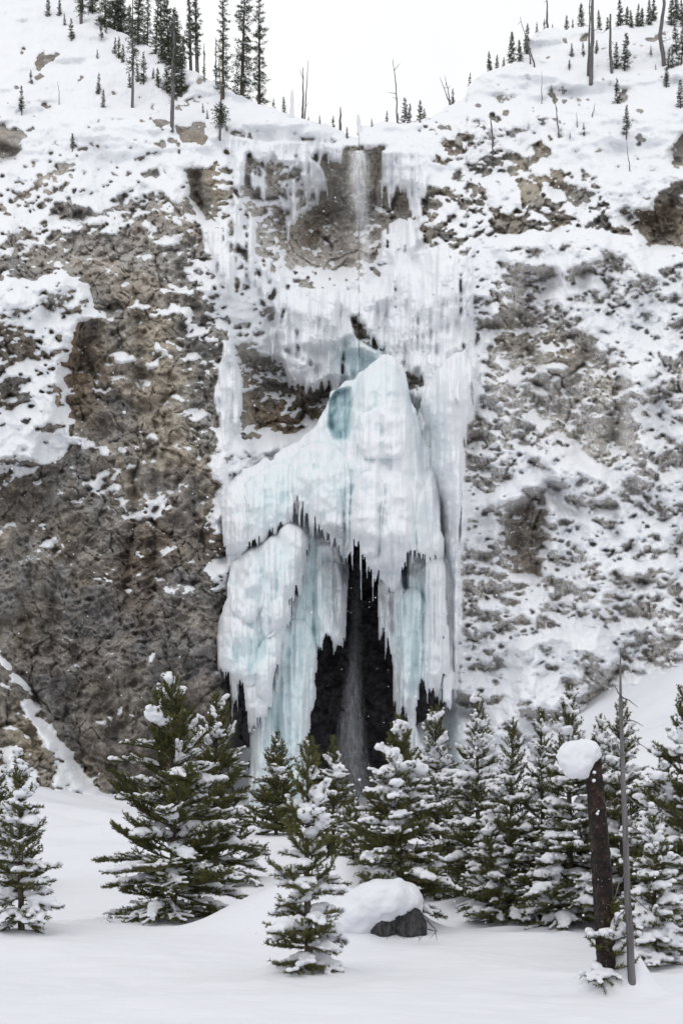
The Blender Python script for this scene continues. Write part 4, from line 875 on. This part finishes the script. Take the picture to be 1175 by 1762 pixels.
row([('full', 182, -70, 46), ('full', 196, -60, 54), ('full', 210, -40, 56), ('full', 222, 5, 64), ('full', 238, -30, 76), ('tall', 254, -50, 82), ('tall', 268, -70, 92), ('tall', 279, -60, 102), ('full', 291, -10, 110), ('full', 302, 10, 114), ('full', 313, 60, 118),
     ('full', 160, -60, 22), ('thin', 143, -60, 12)], 'spruce in the crowded stand on the left ridge, %s', 'dark spruces crowded on the left ridge')
row([('thin', 329, -110, 124), ('thin', 340, -100, 126), ('thin', 372, 60, 146), ('tall', 384, -70, 158), ('tall', 416, -90, 166), ('tall', 446, -75, 180), ('thin', 352, 72, 140)], 'tall slender spruce against the sky on left ridge, %s', 'tall spaced spruces on the left ridge')
row([('small', 471, 167, 190), ('small', 489, 164, 196), ('small', 531, 198, 212), ('small', 550, 195, 215), ('small', 573, 196, 220), ('small', 597, 216, 236), ('small', 640, 201, 217), ('small', 665, 188, 213), ('small', 684, 192, 214), ('white', 696, 168, 214),
     ('small', 703, 176, 214), ('small', 722, 170, 208), ('white', 730, 184, 206), ('small', 779, 150, 180), ('small', 807, 122, 148)], 'little spruce on the snowy lip above the falls, %s', 'little spruces along the lip above the falls')
row([('full', 842, 86, 122), ('small', 855, 92, 118), ('small', 866, 95, 114), ('full', 880, 53, 106), ('full', 895, 66, 104), ('full', 905, 38, 92), ('small', 923, 35, 55), ('small', 936, 30, 52), ('small', 950, 38, 50), ('small', 974, 24, 52), ('small', 985, 30, 50), ('full', 999, 3, 50),
     ('full', 1031, 14, 52), ('small', 1044, 27, 52), ('full', 1067, -4, 48), ('full', 1077, 8, 48), ('full', 1086, 14, 46), ('full', 1096, 4, 44), ('full', 1103, 10, 44), ('full', 1115, -4, 42), ('full', 1124, -8, 40), ('full', 1154, -8, 42), ('full', 1164, -12, 42), ('full', 1174, -6, 44)],
    'small dark spruce on the right skyline, %s', 'spruces along the right skyline')
row([('small', 983, 71, 95), ('small', 979, 99, 116), ('small', 1003, 68, 92), ('small', 1026, 66, 88), ('small', 1059, 72, 117), ('small', 1074, 54, 121), ('small', 1119, 76, 92), ('small', 1127, 107, 119), ('small', 1148, 80, 118), ('small', 1146, 113, 148), ('small', 1155, 84, 116), ('small', 1163, 38, 90),
     ('small', 1171, 42, 110), ('small', 1170, 136, 183), ('small', 1062, 130, 178), ('small', 1077, 178, 228), ('small', 1004, 208, 231), ('small', 980, 225, 236)], 'short spruce on the right snow slope, %s', 'saplings on the right snow slope')
for lst in KINDS_.values():
    for o, _ in lst:
        if 'category' not in o:
            for ch in list(o.children): bpy.data.objects.remove(ch)
            bpy.data.objects.remove(o)

# dead trunks on the rim
def snag(pts, wpx, label, seed, stubs=5, foliage=False, d_extra=0.0):
    (u0, v0), (u1, v1) = pts[0], pts[-1]                  # base first
    r = np.random.default_rng(seed); sv = float(sky_v(u0)); d = cliff_d(u0, max(v0, sv + 3)) + (1.5 if v0 < sv + 4 else -0.15) + d_extra
    root = empty('dead_tree', world_at(u0, v0, d)); g = Geo(); base = np.array(root.location)
    us, vs = np.interp(np.linspace(0, 1, 16), np.linspace(0, 1, len(pts)), [p[0] for p in pts]), np.interp(np.linspace(0, 1, 16), np.linspace(0, 1, len(pts)), [p[1] for p in pts])
    Pp = np.array([world_at(a, b_, d) for a, b_ in zip(us, vs)]) - base; Pp[:, :2] += np.cumsum(r.normal(0, 0.02, (16, 2)), 0); Pp[0, 2] -= 0.6
    R0 = wpx / 2 / F_PX * d; g.tube(Pp, np.linspace(R0, R0 * (0.55 if wpx > 5 else 0.25), 16), 7, 0.08, r); g.build('trunk', m_grey, root)
    s = Geo()
    for _ in range(stubs):
        k = r.integers(3, 15); a = r.random() * 6.28; L = r.uniform(0.25, 1.0) * min(1.0, (v0 - v1) / 80); e = r.uniform(-.3, .6)
        q = Pp[k] + np.outer(np.linspace(0, 1, 4), [math.cos(a) * L, math.sin(a) * L, e * L]) + np.cumsum(r.normal(0, .02, (4, 3)), 0); s.tube(q, np.linspace(0.035, 0.012, 4), 4)
    if stubs: s.build('dead_branches', m_grey, root)
    if foliage:
        A0, A1 = [], []
        for k in np.linspace(foliage[0], foliage[1], 26):
            c_ = np.array([np.interp(k, np.linspace(0, 1, 16), Pp[:, j]) for j in range(3)])
            for _ in range(5):
                a = r.random() * 6.28; L = r.uniform(.25, .9) * (1.1 - k * .5); A0.append(c_); A1.append(c_ + np.array([math.cos(a) * L, math.sin(a) * L, -0.1]))
        nd = Geo(); needles(nd, A0, A1, r, 30, .16, .05); nd.build('crown', m_far, root, smooth=False)
    tag(root, label, 'dead tree', 'dead trunks on the rim')
SN = [([(228, 184), (229, 90), (230, -20)], 5, 'tall snag on the left slope with a tuft of needles halfway up', 8, (0.35, 0.75)), ([(296, 216), (297, 120), (299, 30)], 7, 'thick pale-footed snag with green twigs above the dark snow crack', 6, (0.4, 0.95)),
      ([(379, 230), (380, 150), (378, 100)], 4, 'thin dead spar below the tall spaced spruces', 6, (0.1, 0.3)), ([(140, 40), (140, -20)], 6, 'dead tree with sparse twigs near the top left', 5, (0.3, 0.9)), ([(102, 179), (103, 158), (101, 139)], 1.6, 'hair-thin bare stem on the open left slope', 0, False),
      ([(520, 206), (521, 160), (521, 117)], 4, 'pale bare spar on the lip, stouter one of the close pair', 1, False), ([(524, 206), (527, 150), (529, 104)], 2.5, 'tapering bare spar on the lip, thinner and taller one of the close pair', 1, False),
      ([(585, 222), (585, 200), (586, 183)], 5, 'short broken post left of the notch in the rim', 0, False), ([(684, 212), (680, 150), (674, 102)], 3, 'leaning thin spar right of the notch in the rim', 4, False),
      ([(773, 180), (766, 160), (758, 134)], 2.2, 'leaning bare pole on the lip, left one of the pair', 2, False), ([(775, 180), (771, 155), (766, 132)], 2.2, 'leaning bare pole on the lip, right one of the pair', 2, False),
      ([(920, 114), (908, 80), (894, 28)], 3, 'long slanting bare pole near the right skyline spruces', 2, False), ([(913, 108), (909, 92), (904, 72)], 3, 'short slanting pole beside the long slanting one', 0, False), ([(942, 52), (942, 20), (942, -20)], 4.5, 'upright grey snag alone on the right skyline', 6, False),
      ([(1011, 128), (1012, 60), (1014, -20)], 5, 'slimmer trunk of the twin dead trees on the right crest', 5, False), ([(1016, 134), (1018, 60), (1019, -20)], 8, 'thick split-barked trunk of the twin dead trees on the right crest', 7, False),
      ([(1051, 122), (1051, 80), (1050, 24)], 6, 'dark stubby snag between the twin dead trees and the curved one', 6, False), ([(1142, 112), (1136, 60), (1142, 10), (1137, -20)], 8, 'curved dead tree near the upper right corner', 7, False),
      ([(931, 178), (931, 150), (929, 121)], 1.8, 'hair-thin bare stem high on the right slope', 0, False), ([(960, 228), (956, 195), (950, 165)], 2.6, 'leaning bare stem in the middle of the right slope', 2, False), ([(848, 261), (847, 230), (845, 199)], 5, 'dark upright snag in front of the frosted rock right of the falls', 2, False),
      ([(992, 214), (992, 192)], 1.5, 'faint short stem on the right slope', 0, False), ([(1018, 198), (1023, 178)], 2, 'small tilted stick on the right slope', 0, False), ([(1083, 292), (1080, 265), (1076, 238)], 1.8, 'thin stem standing in front of the dark outcrop on the right', 0, False)]
for i, (p, w_px, lab, st_, fo) in enumerate(SN): snag(p, w_px, lab, 700 + i, st_, fo)
# snow-cased posts on the lip
for (u, vt, vb, w_px, lab) in ((502, 155, 200, 7, 'white snow-cased post left of the bare spars on the lip'), (619, 197, 224, 7, 'white snow-cased post leaning over the notch in the rim')):
    d = cliff_d(u, vb) - .1; o = empty('snow_post', world_at(u, vb, d)); g = Geo(); h_ = (vb - vt) / F_PX * d; r = np.random.default_rng(u)
    g.tube(np.stack([np.linspace(0, -.15 if u > 600 else .05, 9), np.zeros(9), np.linspace(-.4, h_, 9)], 1), np.array([1.3, 1.2, 1.05, 1, .9, .95, .85, .7, .3]) * w_px / 2 / F_PX * d, 9, .1, r)
    g.build('snow_casing', m_snow, o); tag(o, lab, 'snowy post')
# ------------------------------------------------------------------ burned trunk with its lopsided snow cap, thin dead trunk, snow-capped stump
d = 13.5
def W_(u, v, dd=d): return np.array(world_at(u, v, dd))
r = np.random.default_rng(77)
bt = empty('burned_trunk', tuple(W_(1042, 1690))); b0 = np.array(bt.location)
ks = np.linspace(0, 1, 46); cu = np.interp(ks, [0, .06, .12, .3, .6, 1], [1037, 1040, 1043, 1041, 1033, 1019]); cv = np.interp(ks, [0, 1], [1712, 1306])
hw = np.interp(ks, [0, .05, .1, .2, .3, .45, .7, 1], [7, 9, 14, 16.5, 17.5, 17, 15.5, 13.5]) / F_PX * d
na = 26; a = np.linspace(0, 2 * math.pi, na, endpoint=False); prof = 1 + 0.05 * np.sin(a * 3 + 1) + 0.035 * np.sin(a * 5)
rad = hw[:, None] * prof[None, :] * (1 + 0.05 * r.standard_normal((46, na)))
rad[:, :] *= 1 - 0.10 * np.exp(-((a[None, :] - 5.3) / 0.25) ** 2)
Cc = np.array([W_(u_, v_) for u_, v_ in zip(cu, cv)]) - b0
V = Cc[:, None, :] + np.stack([rad * np.cos(a), rad * np.sin(a), np.zeros_like(rad)], -1)
V[-1, :, 2] += 0.05 * np.sin(a * 2 + .5) + 0.05 * np.cos(a) + 0.02 * r.standard_normal(na); V = V.reshape(-1, 3)
i_, j_ = np.arange(45)[:, None] * na, np.arange(na)[None, :]; Fq = np.stack([i_ + j_, i_ + (j_ + 1) % na, i_ + na + (j_ + 1) % na, i_ + na + j_], -1).reshape(-1, 4)
g = Geo(); g.add(V, Fq); tv_ = np.vstack([V[45 * na:], Cc[-1] - [0, 0, .05]]); g.add(tv_, np.stack([np.arange(na), (np.arange(na) + 1) % na, np.full(na, na)], -1))
g.build('trunk', m_char, bt)
g = Geo()                                                  # a second charred sliver clinging to its right side
sl = [(1054, 1640), (1052, 1600), (1051, 1560), (1047, 1500), (1044, 1450)]
g.tube(np.array([W_(u_, v_, d + 0.04) for u_, v_ in sl]) - b0, [0.045, 0.06, 0.05, 0.035, 0.015], 9, .12, r); g.build('charred_sliver', m_char, bt)
g = Geo()
for u_, v_, rr_ in ((1000, 1300, 30), (985, 1302, 27), (975, 1310, 17), (1012, 1296, 21), (1024, 1300, 9), (992, 1318, 25), (1000, 1325, 17), (1010, 1290, 16), (984, 1292, 17), (1030, 1300, 6)):
    for _ in range(1): blob(g, W_(u_, v_, d - 0.03 + r.normal(0, .02)) - b0, rr_ / F_PX * d, rr_ / F_PX * d * 0.95, np.random.default_rng(int(u_)), 2, 0.07)
cap = remeshed(g, 'snow_cap', m_snow, 0.016, bt, 6, 0.06)
g = Geo()
for u_, v_, rr_ in ((1021, 1343, 3.2), (1022, 1329, 3.0), (1027, 1400, 2.6), (1029, 1396, 2)): blob(g, W_(u_, v_, d - 0.205) - b0, rr_ / F_PX * d, rr_ / F_PX * d, r, 1)
g.build('snow_clots', m_snow, bt)
tag(bt, 'thick charred broken tree trunk with a lopsided snow cap on top', 'burned trunk')

dt = empty('dead_tree', tuple(W_(1086, 1690, 13.3))); b0 = np.array(dt.location)
g = Geo(); pth = [(1087, 1700), (1085, 1660), (1083, 1600), (1079, 1540), (1076, 1450), (1074, 1400), (1071, 1330), (1069, 1260), (1067, 1200), (1066.5, 1150), (1067, 1118)]
Pq = np.array([W_(u_, v_, 13.3) for u_, v_ in pth]) - b0; g.tube(Pq, np.array([7.0, 6.3, 6.0, 5.6, 5.0, 4.6, 4.0, 3.2, 2.4, 1.6, 0.8]) / F_PX * 13.3, 10, .05, r); g.build('trunk', m_grey, dt)
g = Geo()
for (a0, a1, a2) in (((1067, 1200), (1082, 1206), (1096, 1218)), ((1069, 1240), (1086, 1240), (1104, 1254)), ((1071, 1270), (1090, 1275), (1118, 1290)), ((1070, 1200), (1062, 1188), (1058, 1180)), ((1078, 1370), (1100, 1385), (1150, 1392)),
                     ((1080, 1420), (1110, 1440), (1140, 1480)), ((1078, 1530), (1110, 1560), (1150, 1580)), ((1077, 1500), (1066, 1520), (1058, 1545)), ((1074, 1380), (1060, 1372), (1052, 1376)), ((1080, 1560), (1064, 1575), (1060, 1590)), ((1072, 1300), (1064, 1292), (1058, 1290))):
    q = np.array([W_(*a0, 13.3), W_(*a1, 13.15), W_(*a2, 13.0)]) - b0; q = np.array([[np.interp(t, [0, .5, 1], q[:, k]) for k in range(3)] for t in np.linspace(0, 1, 7)]); q[1:] += np.cumsum(r.normal(0, .006, (6, 3)), 0)
    g.tube(q, np.linspace(.011, .003, 7), 5)
g.build('dead_branches', m_grey, dt)
tag(dt, 'thin grey dead tree with bare twigs right of the burned trunk', 'dead tree')

st = empty('tree_stump', tuple(W_(690, 1618, 20.6))); b0 = np.array(st.location)
m_root, nt, b = mat('weathered_root'); n = N(nt); c = n.coord((1, 1, 0.35))
n.link(n.ramp(n.noise(c, 9, 6, .75), [(0.3, (0.012, 0.012, 0.013)), (0.6, (0.07, 0.07, 0.075)), (0.8, (0.16, 0.16, 0.17))]), b.inputs['Base Color']); b.inputs['Roughness'].default_value = 0.9
n.bump(n.noise(c, 14, 5), 0.9, 0.04, b)
g = Geo()
for u_, v_, rr_, rz_ in ((657, 1598, 20, 34), (672, 1592, 12, 26), (706, 1592, 22, 38), (720, 1598, 14, 28), (690, 1575, 18, 18), (648, 1585, 10, 22), (700, 1568, 16, 26)):
    V_, F_ = ico(3); q = V_ * np.array([rr_, rr_, rz_]) / F_PX * 20.5; q = q * (1 + 0.10 * np.sin(q[:, :1] * 40 + u_) * np.cos(q[:, 2:] * 9)) + 0.012 * r.standard_normal(q.shape); g.add(q + W_(u_, v_, 20.85) - b0, F_)
g.build('root_mass', m_root, st, smooth=False)
g = Geo()
for _ in range(9):
    u_ = r.uniform(645, 740); q = np.array([W_(u_, 1588 + r.uniform(-6, 18), 20.35), W_(u_ + r.normal(4, 8), 1602, 20.15), W_(u_ + r.normal(8, 12), 1616 + r.uniform(-4, 6), 20.05)]) - b0; g.tube(q, [.013, .009, .003], 5)
g.build('roots', m_root, st)
g = Geo(); dd = 20.95
for u_, v_, rx_, rz_ in ((672, 1548, 54, 36), (690, 1548, 40, 33), (646, 1556, 54, 40), (612, 1574, 50, 46), (594, 1590, 48, 38), (655, 1542, 46, 28), (704, 1562, 24, 30), (616, 1600, 30, 26), (671, 1566, 15, 28), (716, 1566, 12, 30), (560, 1602, 44, 32), (585, 1580, 36, 30), (632, 1590, 18, 26)):
    blob(g, W_(u_, v_, dd + 0.15 * (abs(u_ - 660) / 60)) - b0, rx_ / F_PX * dd * .92, rz_ / F_PX * dd, np.random.default_rng(int(u_)), 2, 0.06)
remeshed(g, 'snow_cap', m_snow, 0.03, st, 9, 0.08)
tag(st, 'dark old stump with gnarled roots under a huge rounded snow cap', 'stump')

# snowflakes in the air
r = np.random.default_rng(8); g = Geo()
for _ in range(900):
    y = r.uniform(5, 70); u_ = r.uniform(-60, 1235); v_ = r.uniform(150, 1720); x, y, z = world_at(u_, v_, y)
    if z < gz(x, y) + 0.1: continue
    V_, F_ = ico(0); s_ = r.uniform(.0035, .0075) * (1 + y / 22); g.add(V_ * s_ + np.array([x, y, z]), F_)
fs = g.build('falling_snow', m_snow); tag(fs, 'tiny snowflakes drifting down through the air', 'snowfall', kind='stuff')
